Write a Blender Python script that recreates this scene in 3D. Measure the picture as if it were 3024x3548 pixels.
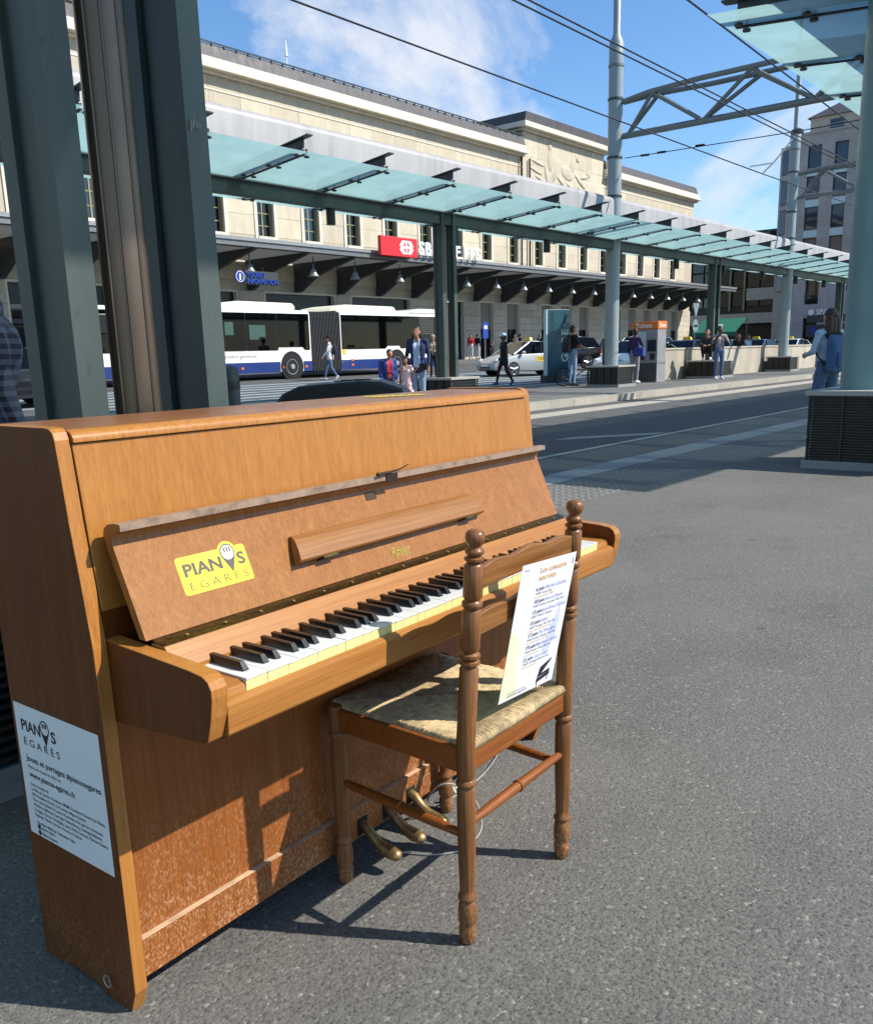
import bpy, bmesh, math, random
import numpy as np
from mathutils import Matrix, Vector, Euler

for o in list(bpy.data.objects):
    bpy.data.objects.remove(o, do_unlink=True)
SC = bpy.context.scene
COL = SC.collection
R = math.radians
random.seed(7)
rng = np.random.default_rng(7)

# ------------------------------------------------------------------ camera
# world: X runs along the street, Y across it towards the station, Z up
STH, TILT, ROLL, CAMH = .6979, .2258, -.0275, 1.223
camd = bpy.data.cameras.new('camera')
cam = bpy.data.objects.new('camera', camd)
COL.objects.link(cam)
camR = (Matrix.Rotation(-(math.pi/2-STH), 3, 'Z') @ Matrix.Rotation(math.pi/2-TILT, 3, 'X') @ Matrix.Rotation(ROLL, 3, 'Z'))
cam.matrix_world = Matrix.Translation((0, 0, CAMH)) @ camR.to_4x4()
camd.sensor_fit = 'HORIZONTAL'
camd.sensor_width = 36
camd.lens = 36*3062.266/3024
camd.shift_y = (1933.64-1774)/3024
camd.clip_start = .05
camd.clip_end = 2000
SC.camera = cam

# ------------------------------------------------------------------ sky and sun
SUN = Vector((-.59, 1.0, -1.09)).normalized()      # direction the light travels
W = bpy.data.worlds.new('World')
SC.world = W
W.use_nodes = True
nt = W.node_tree
nt.nodes.clear()
out = nt.nodes.new('ShaderNodeOutputWorld')
bg = nt.nodes.new('ShaderNodeBackground')
sky = nt.nodes.new('ShaderNodeTexSky')
sky.sky_type = 'NISHITA'
sky.sun_disc = False
sky.sun_elevation = math.asin(-SUN.z)
sky.sun_rotation = math.atan2(-SUN.x, -SUN.y)
sky.altitude = 400
sky.air_density = 1.0
sky.dust_density = .3
sky.ozone_density = 3.5
bg.inputs['Strength'].default_value = .12
tc = nt.nodes.new('ShaderNodeTexCoord')
mp = nt.nodes.new('ShaderNodeMapping')
mp.inputs['Scale'].default_value = (1.0, 1.0, 1.7)
mp.inputs['Location'].default_value = (8.1, .4, 2.2)
n1 = nt.nodes.new('ShaderNodeTexNoise')
n1.inputs['Scale'].default_value = 2.6
n1.inputs['Detail'].default_value = 12
n1.inputs['Roughness'].default_value = .62
n1.inputs['Distortion'].default_value = .5
cr = nt.nodes.new('ShaderNodeValToRGB')
cr.color_ramp.elements[0].position = .54
cr.color_ramp.elements[0].color = (0, 0, 0, 1)
cr.color_ramp.elements[1].position = .668
cr.color_ramp.elements[1].color = (.85, .85, .85, 1)
hs = nt.nodes.new('ShaderNodeHueSaturation')
hs.inputs['Saturation'].default_value = 1.15
hs.inputs['Value'].default_value = 1.22
mx = nt.nodes.new('ShaderNodeMixRGB')
mx.inputs['Color2'].default_value = (5.6, 5.8, 6.2, 1)
L = nt.links.new
L(tc.outputs['Generated'], mp.inputs['Vector'])
L(mp.outputs['Vector'], n1.inputs['Vector'])
L(n1.outputs['Fac'], cr.inputs['Fac'])
L(cr.outputs['Color'], mx.inputs['Fac'])
L(sky.outputs['Color'], hs.inputs['Color'])
L(hs.outputs['Color'], mx.inputs['Color1'])
L(mx.outputs['Color'], bg.inputs['Color'])
L(bg.outputs['Background'], out.inputs['Surface'])

sd = bpy.data.lights.new('sun', 'SUN')
sd.energy = 5.0
sd.angle = R(.5)
sd.color = (1.0, .95, .86)
so = bpy.data.objects.new('sun', sd)
COL.objects.link(so)
so.rotation_euler = SUN.to_track_quat('-Z', 'Y').to_euler()
so.location = (0, -20, 40)

SC.view_settings.view_transform = 'Standard'
SC.view_settings.look = 'None'
SC.view_settings.exposure = .42
SC.view_settings.gamma = 1
SC.render.engine = 'CYCLES'
SC.render.resolution_x, SC.render.resolution_y = 872, 1024
SC.cycles.max_bounces = 8
SC.cycles.transparent_max_bounces = 16
SC.cycles.caustics_reflective = False
SC.cycles.caustics_refractive = False

# ------------------------------------------------------------------ materials
MATS = {}
def rgb(h):
    h = h.lstrip('#')
    v = [int(h[i:i+2], 16)/255 for i in (0, 2, 4)]
    return tuple(x/12.92 if x <= .04045 else ((x+.055)/1.055)**2.4 for x in v)

class NT:
    """thin wrapper to write node trees shortly"""
    def __init__(s, name):
        s.m = bpy.data.materials.new(name)
        s.m.use_nodes = True
        s.t = s.m.node_tree
        s.p = s.t.nodes['Principled BSDF']
        s.o = s.t.nodes['Material Output']
    def n(s, typ, **kw):
        x = s.t.nodes.new('ShaderNode'+typ)
        for k, v in kw.items():
            if k in x.inputs:
                x.inputs[k].default_value = v
            else:
                setattr(x, k, v)
        return x
    def l(s, a, b):
        s.t.links.new(a, b)
    def coord(s, scale=(1, 1, 1), kind='Object', loc=(0, 0, 0)):
        m = s.n('Mapping')
        if kind == 'World':
            c = s.n('NewGeometry'); kind = 'Position'
        else:
            c = s.n('TexCoord')
        m.inputs['Scale'].default_value = scale
        m.inputs['Location'].default_value = loc
        s.l(c.outputs[kind], m.inputs['Vector'])
        return m.outputs['Vector']
    def noise(s, vec, scale, detail=4, rough=.5, dist=0):
        x = s.n('TexNoise', Scale=scale, Detail=detail, Roughness=rough, Distortion=dist)
        s.l(vec, x.inputs['Vector'])
        return x.outputs['Fac']
    def ramp(s, fac, stops):
        x = s.n('ValToRGB'); e = x.color_ramp.elements
        while len(e) < len(stops): e.new(.5)
        for q, (p, c) in zip(e, stops):
            q.position = p
            q.color = (c, c, c, 1) if isinstance(c, (int, float)) else (*c, 1)
        s.l(fac, x.inputs['Fac'])
        return x.outputs['Color']
    def mix(s, fac, a, b, mode='MIX'):
        x = s.n('MixRGB', blend_type=mode)
        for k, v in (('Fac', fac), ('Color1', a), ('Color2', b)):
            if isinstance(v, (int, float)):
                x.inputs[k].default_value = v if k == 'Fac' else (v, v, v, 1)
            elif isinstance(v, tuple):
                x.inputs[k].default_value = (*v, 1)
            else:
                s.l(v, x.inputs[k])
        return x.outputs['Color']
    def bump(s, h, strength=.3, dist=.002):
        b = s.n('Bump', Strength=strength, Distance=dist)
        s.l(h, b.inputs['Height'])
        s.l(b.outputs['Normal'], s.p.inputs['Normal'])
        return b

def mat(name, col, rough=.6, metal=0., var=.12, vs=6., bump=0., bs=60., coat=0., spec=None, scale=(1, 1, 1), kind='Object'):
    if name in MATS: return MATS[name]
    if isinstance(col, str): col = rgb(col)
    t = NT(name)
    v = t.coord(scale, kind)
    f = t.noise(v, vs, 6, .6)
    c = t.ramp(f, [(.25, tuple(max(0, x*(1-var*1.6)) for x in col)), (.5, col), (.78, tuple(min(1, x*(1+var)) for x in col))])
    t.l(c, t.p.inputs['Base Color'])
    t.p.inputs['Metallic'].default_value = metal
    r = t.ramp(t.noise(v, vs*1.7, 4), [(.3, max(0, rough-.08)), (.7, min(1, rough+.08))])
    t.l(r, t.p.inputs['Roughness'])
    if spec is not None: t.p.inputs['Specular IOR Level'].default_value = spec
    if coat:
        t.p.inputs['Coat Weight'].default_value = coat
        t.p.inputs['Coat Roughness'].default_value = .08
    if name.startswith('cloth'): t.bump(t.noise(t.coord((1, 1, .45)), 9, 4, .55, .8), .7, .035)
    if bump: t.bump(t.noise(v, bs, 5), bump, .004)
    MATS[name] = t.m
    return t.m

def paint(name, col, metal=0., rough=.25):
    t = NT(name)
    t.p.inputs['Base Color'].default_value = (*rgb(col), 1)
    t.p.inputs['Metallic'].default_value = metal
    t.p.inputs['Roughness'].default_value = rough
    t.p.inputs['Coat Weight'].default_value = .5
    t.p.inputs['Coat Roughness'].default_value = .05
    f = t.noise(t.coord(), 2.0, 3)
    t.l(t.ramp(f, [(.3, rgb(col)), (.8, tuple(x*.9 for x in rgb(col)))]), t.p.inputs['Base Color'])
    MATS[name] = t.m

def wood(name, dark, mid, light, axis='z', rough=.38, coat=.25, wear=0., fine=1., wz=(.42, .06)):
    if name in MATS: return MATS[name]
    dark, mid, light = rgb(dark), rgb(mid), rgb(light)
    t = NT(name)
    s = {'z': (1, 1, .02), 'x': (.02, 1, 1), 'y': (1, .02, 1)}[axis]
    v = t.coord(s)
    big = t.coord((1, 1, 1))
    f1 = t.noise(v, 210*fine, 8, .7, .15)
    f2 = t.noise(v, 45*fine, 6, .6, .25)
    f3 = t.noise(big, 3.5, 4, .6)
    a = t.ramp(f1, [(.3, dark), (.5, mid), (.72, light)])
    b = t.ramp(f2, [(.3, dark), (.55, mid), (.75, light)])
    c = t.mix(.35, a, b)
    c = t.mix(t.ramp(f3, [(.35, 0.), (.75, .22)]), c, mid)
    if wear:
        # scratched and dusty towards the ground: flecks with a shape of their own
        sp = t.n('SeparateXYZ')
        tcn = t.n('TexCoord')
        t.l(tcn.outputs['Object'], sp.inputs[0])
        low = t.n('MapRange', **{'From Min': wz[0], 'From Max': wz[1], 'To Min': 0., 'To Max': 1.})
        t.l(sp.outputs['Z'], low.inputs['Value'])
        vo = t.noise(t.coord((1, 1, .45)), 210, 10, .8, .15)
        fl = t.ramp(vo, [(.50, 0.), (.60, 1.)])
        pa = t.ramp(t.noise(big, 7, 6, .7), [(.35, .15), (.65, 1.)])
        k = t.mix(1., fl, low.outputs['Result'], 'MULTIPLY')
        k = t.mix(1., k, pa, 'MULTIPLY')
        k = t.mix(1., k, wear, 'MULTIPLY')
        c = t.mix(k, c, rgb('#d8b48c'))
    t.l(c, t.p.inputs['Base Color'])
    t.p.inputs['Coat Weight'].default_value = coat*.6
    t.p.inputs['Coat Roughness'].default_value = .22
    t.p.inputs['Specular IOR Level'].default_value = .3
    t.l(t.ramp(f3, [(.3, rough-.06), (.7, rough+.1)]), t.p.inputs['Roughness'])
    t.bump(f1, .12, .001)
    MATS[name] = t.m
    return t.m

def asphalt(name, base, scale=1., patch=.2):
    """rolled asphalt: stones of two sizes, pits between them, worn paths, stains and trodden gum"""
    t = NT(name)
    v = t.coord((1, 1, 1))
    def cells(sc):
        x = t.n('TexVoronoi', Scale=sc*scale, feature='F1', Randomness=1.)
        t.l(v, x.inputs['Vector'])
        s_ = t.n('SeparateColor'); t.l(x.outputs['Color'], s_.inputs[0])
        return x, s_
    a1, s1 = cells(115); a2, s2 = cells(290)
    k = lambda f: tuple(min(.8, x*f) for x in base)
    c1 = t.ramp(s1.outputs[0], [(0., k(.6)), (.45, k(.95)), (.85, k(1.3)), (.97, k(1.7)), (.995, k(3.6))])
    c2 = t.ramp(s2.outputs[1], [(0., k(.6)), (.5, k(1.)), (.95, k(1.45)), (1., k(2.4))])
    c = t.mix(.5, c1, c2)
    pits = t.noise(v, 95*scale, 5, .7)
    c = t.mix(t.ramp(pits, [(.38, .95), (.47, 0.)]), c, k(.22))
    big = t.noise(v, .55, 5, .62)
    c = t.mix(t.ramp(big, [(.35, 0.), (.72, patch)]), c, k(1.65))
    st = t.noise(v, 2.3, 7, .7)
    c = t.mix(t.ramp(st, [(.28, .45), (.46, 0.)]), c, k(.55))
    gum = t.n('TexVoronoi', Scale=2.6, feature='F1'); t.l(v, gum.inputs['Vector'])
    c = t.mix(t.ramp(gum.outputs['Distance'], [(.045, .7), (.075, 0.)]), c, k(.5))
    t.l(c, t.p.inputs['Base Color'])
    t.p.inputs['Roughness'].default_value = .88
    h = t.mix(.5, t.ramp(a1.outputs['Distance'], [(0., 1.), (.7, 0.)]), t.ramp(pits, [(.3, 0.), (.6, 1.)]))
    t.bump(h, .55, .005)
    MATS[name] = t.m
    return t.m

def stone(name, base, joint=None, bw=1.6, bh=.6, var=.12, stain=.25, world=False):
    """pale limestone; joint lines only where the blocks are too far to be built"""
    t = NT(name)
    kd_ = 'World' if world else 'Object'
    v = t.coord((1, 1, 1), kd_)
    f = t.noise(v, 1.3, 7, .65)
    g = t.noise(t.coord((1, 1, .18), kd_), 2.2, 6, .6)
    c = t.ramp(f, [(.3, tuple(x*(1-var) for x in base)), (.5, base), (.75, tuple(min(1, x*(1+var*.7)) for x in base))])
    c = t.mix(t.ramp(g, [(.35, stain), (.6, 0.)]), c, tuple(x*.62 for x in base))
    c = t.mix(t.ramp(t.noise(v, 14, 6, .7), [(.3, .2), (.55, 0.)]), c, tuple(x*.7 for x in base))
    if world:   # every block its own shade of stone
        oi = t.n('ObjectInfo')
        c = t.mix(1., c, t.ramp(oi.outputs['Random'], [(0., (.86, .85, .83)), (1., (1.04, 1.03, 1.0))]), 'MULTIPLY')
    if joint:
        br = t.n('TexBrick', Scale=1., **{'Mortar Size': .012, 'Brick Width': bw, 'Row Height': bh, 'Bias': 0.})
        br.inputs['Color1'].default_value = (1, 1, 1, 1)
        br.inputs['Color2'].default_value = (.86, .86, .86, 1)
        br.inputs['Mortar'].default_value = (joint, joint, joint, 1)
        sp = t.n('SeparateXYZ'); cm = t.n('CombineXYZ'); tcn = t.n('TexCoord')
        t.l(tcn.outputs['Object'], sp.inputs[0])
        ad = t.n('Math', operation='ADD')
        t.l(sp.outputs['X'], ad.inputs[0]); t.l(sp.outputs['Y'], ad.inputs[1])
        t.l(ad.outputs[0], cm.inputs['X']); t.l(sp.outputs['Z'], cm.inputs['Y'])
        t.l(cm.outputs[0], br.inputs['Vector'])
        c = t.mix(1., c, br.outputs['Color'], 'MULTIPLY')
    t.l(c, t.p.inputs['Base Color'])
    t.p.inputs['Roughness'].default_value = .85
    t.bump(t.noise(v, 25, 6, .7), .25, .01)
    MATS[name] = t.m
    return t.m

def frosted(name, col, clear=.2, rough=.12):
    """greenish shelter glass: scatters the sun through, shows faint shapes behind"""
    t = NT(name)
    v = t.coord()
    f = t.ramp(t.noise(v, 1.6, 5, .6), [(.3, tuple(x*.82 for x in col)), (.7, col)])
    tl = t.n('BsdfTranslucent'); df = t.n('BsdfDiffuse'); tr = t.n('BsdfTransparent'); gl = t.n('BsdfGlossy')
    gl.inputs['Roughness'].default_value = rough
    t.l(f, tl.inputs['Color']); t.l(f, df.inputs['Color'])
    tr.inputs['Color'].default_value = (*[min(1, x*1.35+.1) for x in col], 1)
    m1 = t.n('MixShader'); m1.inputs[0].default_value = .4
    t.l(tl.outputs[0], m1.inputs[1]); t.l(df.outputs[0], m1.inputs[2])
    m2 = t.n('MixShader'); m2.inputs[0].default_value = clear
    t.l(m1.outputs[0], m2.inputs[1]); t.l(tr.outputs[0], m2.inputs[2])
    m3 = t.n('MixShader')
    m3.inputs[0].default_value = .07
    t.l(m2.outputs[0], m3.inputs[1]); t.l(gl.outputs[0], m3.inputs[2])
    t.l(m3.outputs[0], t.o.inputs['Surface'])
    MATS[name] = t.m
    return t.m

def window_glass(name, col='#10161c', rough=.04, var=.3):
    t = NT(name)
    c = rgb(col)
    f = t.noise(t.coord(), .8, 3)
    t.l(t.ramp(f, [(.35, tuple(x*(1-var) for x in c)), (.65, tuple(x*(1+var) for x in c))]), t.p.inputs['Base Color'])
    t.p.inputs['Roughness'].default_value = rough
    t.p.inputs['IOR'].default_value = 1.5
    t.p.inputs['Specular IOR Level'].default_value = .6
    MATS[name] = t.m
    return t.m

M = MATS
# wood of the piano and the chair
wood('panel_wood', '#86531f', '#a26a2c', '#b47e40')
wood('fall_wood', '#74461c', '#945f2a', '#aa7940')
wood('shaded_wood', '#482305', '#633309', '#784410', rough=.5, coat=.0, wear=.4, wz=(.30, .03))  # same wood as the front, shade of the sides put into its colour
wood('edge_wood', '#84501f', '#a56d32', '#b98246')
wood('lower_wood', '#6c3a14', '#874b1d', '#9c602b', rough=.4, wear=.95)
wood('rail_wood', '#7d4b1f', '#9c652d', '#b18044', axis='x')
wood('desk_wood', '#6f4524', '#8f6034', '#a67748', axis='x', fine=.7)
wood('lid_wood', '#6c4126', '#8a5a38', '#9c6c48', axis='x', rough=.3, coat=.3)
wood('chair_wood', '#4c2d16', '#7a4f2b', '#a67648', rough=.36, coat=.3, wear=.9, wz=(.11, .01))
wood('chair_rail_wood', '#5a3013', '#83491d', '#a2652f', axis='x', rough=.4)
wood('slat_wood', '#5a3718', '#86592e', '#ab7c49', axis='x', rough=.36, fine=.6)
mat('ledge_highlight', '#c4a584', .8, var=.25, vs=30)  # pale colour painted in for direct sun on the bottom rail's ledge
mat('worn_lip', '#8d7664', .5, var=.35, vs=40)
mat('white_key_top', '#d9dad9', .22, var=.03, coat=.2)
mat('key_front', '#e2d48c', .4, var=.05, vs=30)
mat('black_key', '#15161a', .28, var=.2)
mat('brass', '#a88c60', .45, .85, var=.35, vs=60)
mat('hinge_brass', '#5e5634', .35, 1., var=.6, vs=80)
mat('steel_bit', '#a8a59c', .45, .6)
mat('dark_iron', '#3a2c22', .5, .6)
mat('felt', '#0b2117', .95)
mat('paper', '#e2e4ec', .35, var=.015, coat=.15)
mat('sticker_white', '#dfe4e6', .4, var=.02)
mat('sticker_yellow', '#f3d92b', .4, var=.04)
mat('ink_soft', '#5a5962', .6, var=.05)
mat('ink_black', '#1c1b20', .6, var=.05)
mat('ink_grey', '#4c463c', .6, var=.05)
mat('ink_orange', '#dcae74', .6, var=.03)
mat('ink_violet', '#a9a2d2', .6, var=.03)
mat('ink_pale_green', '#dfe3bd', .5, var=.02)
mat('ink_pale_blue', '#c3cbe6', .5, var=.02)
mat('gold_leaf', '#b09a45', .4, .5)
mat('rush', '#b9a27a', .75, var=.35, vs=60)
# street
asphalt('asphalt_near', (.118, .112, .103), patch=.45)
asphalt('asphalt_road', (.088, .086, .084), scale=.8, patch=.15)
asphalt('asphalt_platform', (.135, .132, .128), scale=.8)
stone('granite_kerb', (.40, .37, .32), stain=.4, world=True)
stone('granite_grey', (.27, .27, .27), stain=.3)
mat('paint_white', '#a09c93', .7, var=.12, vs=8)
mat('paint_blue_white', '#8fa3a8', .7, var=.15, vs=8)
stone('limestone', (.50, .44, .34))
stone('limestone_trim', (.70, .64, .52), stain=.12)
mat('wheel_grey', '#9b9ea0', .4, .2)
mat('bell_silver', '#8f9394', .35, .3)
stone('limestone_block', (.56, .50, .40), stain=.2, world=True)
stone('limestone_slab', (.61, .54, .42), stain=.3, world=True)
mat('lead_roof', '#4d4b4d', .6, .1, var=.2, vs=2, scale=(1, 1, .2))
mat('spine_metal', '#a2a09e', .5, .1, var=.16, vs=3, scale=(1, 1, .12))
t = NT('green_steel')
v = t.coord()
c = t.ramp(t.noise(t.coord((1, 1, .25)), 5, 6, .6), [(.3, rgb('#3a4644')), (.7, rgb('#46534f'))])
c = t.mix(t.ramp(t.noise(t.coord((1, 1, .5)), 26, 6, .65), [(.60, 0.), (.72, .7)]), c, rgb('#2a3230'))
c = t.mix(t.ramp(t.noise(t.coord((1, 1, .7)), 60, 8, .7, 1.), [(.68, 0.), (.74, .6)]), c, rgb('#7d8783'))
t.l(c, t.p.inputs['Base Color'])
t.p.inputs['Roughness'].default_value = .5
t.p.inputs['Metallic'].default_value = .15
MATS['green_steel'] = t.m
mat('dark_steel', '#3b3f41', .5, .2, var=.1)
mat('grey_fascia', '#6d7072', .5, .2, var=.08)
mat('black_plastic', '#141516', .4, var=.2)
mat('mast_paint', '#8b989b', .4, .1, var=.07, vs=2)
mat('mast_teal', '#6f9093', .4, .1, var=.07, vs=2)
mat('truss_paint', '#747b7a', .42, .15, var=.08)
mat('wire_dark', '#22222a', .5, .3)
mat('pipe_steel', '#6c5d50', .32, .65, var=.3, vs=3, scale=(1, 1, .15))
mat('louver', '#3a3733', .5, .4, var=.15)
mat('cap_stone', '#a19d97', .5, var=.06)
frosted('shelter_glass', (.44, .71, .70), .13)
window_glass('win_dark')
window_glass('win_blue', '#2a3848')
window_glass('bus_glass', '#030405', .03)
MATS['bus_glass'].node_tree.nodes['Principled BSDF'].inputs['Specular IOR Level'].default_value = .22
mat('blind', '#8d857b', .8, var=.1)
mat('olive_frame', '#8c8a5c', .5)
mat('sign_red', '#d8222a', .4, var=.04)
mat('sign_white', '#f2f2f2', .4, var=.02)
mat('sign_blue', '#1d3f96', .4, var=.05)
mat('navy', '#1c3372', .35, var=.05, coat=.3)
mat('bus_white', '#e9e8e4', .3, var=.04, coat=.4, vs=2)
mat('bus_cream', '#e2dfc6', .5, var=.04)
mat('bellows', '#48484a', .8, var=.2)
mat('tyre', '#16161a', .85, var=.2)
mat('alloy', '#a9acae', .3, .9)
paint('silver_paint', '#b4b7ba', .25, .35)
paint('white_paint', '#d9dcde')
paint('black_paint', '#15171c')
paint('blue_paint', '#46597a', .2)
mat('lamp_glass', '#d8dadb', .1, var=.05)
mat('lamp_amber', '#d96a1c', .3)
mat('lamp_red', '#8c1414', .25)
mat('taxi_yellow', '#e3c22f', .4)
mat('totem_teal', '#1f4e5c', .35, var=.06)
mat('totem_light', '#b7cdd0', .5)
mat('machine_grey', '#8e8f91', .4, .2)
mat('machine_dark', '#3c3e42', .4)
mat('orange_panel', '#d9711c', .4)
stone('concrete_wall', (.48, .43, .36), stain=.45, world=True)
mat('stud_grey', '#76726b', .7)
stone('grey_cladding', (.40, .38, .355), joint=.8, bw=3.0, bh=1.2, stain=.2)
stone('grey_light_cladding', (.42, .41, .42), joint=.85, bw=2.2, bh=.9, stain=.2)
mat('dark_facade', '#1d2022', .35, .2, var=.2)
mat('awning_green', '#1f6a52', .7)
mat('notice_dim', '#33524a', .6)

# ------------------------------------------------------------------ mesh helpers
class MB:
    def __init__(s, T=None):
        s.v, s.f, s.mi, s.cur = [], [], [], 0
        s.T = T or Matrix.Identity(4)
    def add(s, vs, fs):
        o = len(s.v)
        s.v += [tuple(s.T @ Vector(p)) for p in vs]
        s.f += [tuple(i+o for i in f) for f in fs]
        s.mi += [s.cur]*len(fs)
        return s
    def use(s, i):
        s.cur = i
        return s
    def bx(s, x0, x1, y0, y1, z0, z1):
        return s.add([(x0, y0, z0), (x1, y0, z0), (x1, y1, z0), (x0, y1, z0), (x0, y0, z1), (x1, y0, z1), (x1, y1, z1), (x0, y1, z1)],
                     [(0, 3, 2, 1), (4, 5, 6, 7), (0, 1, 5, 4), (1, 2, 6, 5), (2, 3, 7, 6), (3, 0, 4, 7)])
    def box(s, c, d, rot=None):
        o = s.T
        s.T = o @ Matrix.Translation(c) @ (rot.to_4x4() if rot else Matrix.Identity(4))
        s.bx(-d[0]/2, d[0]/2, -d[1]/2, d[1]/2, -d[2]/2, d[2]/2)
        s.T = o
        return s
    def prism(s, poly, axis, a0, a1):
        n = len(poly)
        def P(u, w, a):
            return {'x': (a, u, w), 'y': (u, a, w), 'z': (u, w, a)}[axis]
        vs = [P(u, w, a0) for u, w in poly]+[P(u, w, a1) for u, w in poly]
        fs = [tuple(range(n-1, -1, -1)), tuple(range(n, 2*n))]
        fs += [(i, (i+1) % n, n+(i+1) % n, n+i) for i in range(n)]
        return s.add(vs, fs)
    def ring(s, c, ax, r, seg):
        ax = Vector(ax).normalized()
        t = Vector((0, 0, 1)) if abs(ax.z) < .9 else Vector((1, 0, 0))
        u = ax.cross(t).normalized(); w = ax.cross(u).normalized()
        return [Vector(c)+r*(math.cos(2*math.pi*i/seg)*u+math.sin(2*math.pi*i/seg)*w) for i in range(seg)]
    def tube(s, p0, p1, r0, r1=None, seg=10, caps=True):
        return s.path([p0, p1], [r0, r0 if r1 is None else r1], seg, caps)
    def path(s, pts, r, seg=8, caps=True):
        pts = [Vector(p) for p in pts]
        if not isinstance(r, (list, tuple)): r = [r]*len(pts)
        vs, fs = [], []
        n = len(pts)
        prev = None
        for i, p in enumerate(pts):
            d = (pts[min(i+1, n-1)]-pts[max(i-1, 0)]).normalized()
            if prev is None:
                t = Vector((0, 0, 1)) if abs(d.z) < .9 else Vector((1, 0, 0))
                u = d.cross(t).normalized()
            else:
                u = (prev-d*prev.dot(d)).normalized()
            prev = u
            w = d.cross(u)
            vs += [p+r[i]*(math.cos(2*math.pi*k/seg)*u+math.sin(2*math.pi*k/seg)*w) for k in range(seg)]
        for i in range(n-1):
            for k in range(seg):
                a, b = i*seg+k, i*seg+(k+1) % seg
                fs.append((a, b, b+seg, a+seg))
        if caps:
            fs.append(tuple(range(seg-1, -1, -1)))
            fs.append(tuple((n-1)*seg+k for k in range(seg)))
        return s.add(vs, fs)
    def lathe(s, prof, seg=24, c=(0, 0, 0), ax=None, caps=True):
        """prof: [(r, z)] turned about the axis from c towards ax (default +z)"""
        ax = Vector(ax or (0, 0, 1)).normalized()
        c = Vector(c)
        vs, fs = [], []
        for r, z in prof:
            vs += s.ring(c+ax*z, ax, max(r, 1e-4), seg)
        n = len(prof)
        for i in range(n-1):
            for k in range(seg):
                a, b = i*seg+k, i*seg+(k+1) % seg
                fs.append((a, a+seg, b+seg, b))
        if caps:
            fs.append(tuple(range(seg)))
            fs.append(tuple((n-1)*seg+k for k in range(seg-1, -1, -1)))
        return s.add(vs, fs)
    def ell(s, c, r, u=14, v=9, rot=None):
        vs, fs = [], []
        rot = rot or Matrix.Identity(3)
        c = Vector(c)
        for i in range(1, v):
            t = math.pi*i/v
            for k in range(u):
                p = 2*math.pi*k/u
                vs.append(c+rot @ Vector((r[0]*math.sin(t)*math.cos(p), r[1]*math.sin(t)*math.sin(p), r[2]*math.cos(t))))
        vs += [c+rot @ Vector((0, 0, r[2])), c+rot @ Vector((0, 0, -r[2]))]
        for i in range(v-2):
            for k in range(u):
                a, b = i*u+k, i*u+(k+1) % u
                fs.append((a, a+u, b+u, b))
        tp, bt = (v-1)*u, (v-1)*u+1
        fs += [(tp, k, (k+1) % u) for k in range(u)]
        fs += [(bt, (v-2)*u+(k+1) % u, (v-2)*u+k) for k in range(u)]
        return s.add(vs, fs)
    def mesh(s, name, mats):
        me = bpy.data.meshes.new(name)
        me.from_pydata(s.v, [], s.f)
        for m in ([mats] if isinstance(mats, str) else mats):
            me.materials.append(MATS[m])
        me.polygons.foreach_set('material_index', s.mi)
        bm = bmesh.new(); bm.from_mesh(me)
        bmesh.ops.recalc_face_normals(bm, faces=bm.faces)
        bm.to_mesh(me); bm.free()
        me.update()
        return me
    def build(s, name, mats, parent=None, smooth=False, bevel=0, seg=2, kind=None, label=None):
        me = s.mesh(name, mats)
        o = bpy.data.objects.new(name, me)
        COL.objects.link(o)
        if parent: o.parent = parent
        if smooth: shade(o, smooth)
        if bevel: bev(o, bevel, seg)
        if kind: o['kind'] = kind
        if label: o['label'] = label
        return o

def shade(o, ang=True):
    me = o.data
    me.polygons.foreach_set('use_smooth', [True]*len(me.polygons))
    if ang is True: ang = 40
    if ang < 179: me.set_sharp_from_angle(angle=R(ang))
def bev(o, w, seg=2):
    b = o.modifiers.new('bevel', 'BEVEL')
    b.width = w; b.segments = seg; b.limit_method = 'ANGLE'; b.angle_limit = R(35)
def thing(name, label, cat, loc=(0, 0, 0), rotz=0., group=None):
    o = bpy.data.objects.new(name, None)
    o.empty_display_size = .2
    COL.objects.link(o)
    o.location = loc; o.rotation_euler = (0, 0, rotz)
    return tag(o, label, cat, group)
def tag(o, label, cat, group=None):
    o['label'] = label; o['category'] = cat
    if group: o['group'] = group
    return o
def struct(o, label=None):
    o['kind'] = 'structure'
    if label: o['label'] = label
    return o
def piece(name, me, parent, loc=(0, 0, 0), rot=(0, 0, 0), scale=(1, 1, 1)):
    o = bpy.data.objects.new(name, me)
    COL.objects.link(o)
    o.parent = parent
    o.location = loc; o.rotation_euler = rot; o.scale = scale
    return o
_cubes = {}
def cube(name, m, parent, x0, x1, y0, y1, z0, z1):
    """a box piece that shares one unit mesh per material"""
    if m not in _cubes:
        _cubes[m] = MB().bx(-.5, .5, -.5, .5, -.5, .5).mesh('unit_'+m, m)
    return piece(name, _cubes[m], parent, ((x0+x1)/2, (y0+y1)/2, (z0+z1)/2), (0, 0, 0), (x1-x0, y1-y0, z1-z0))

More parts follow.
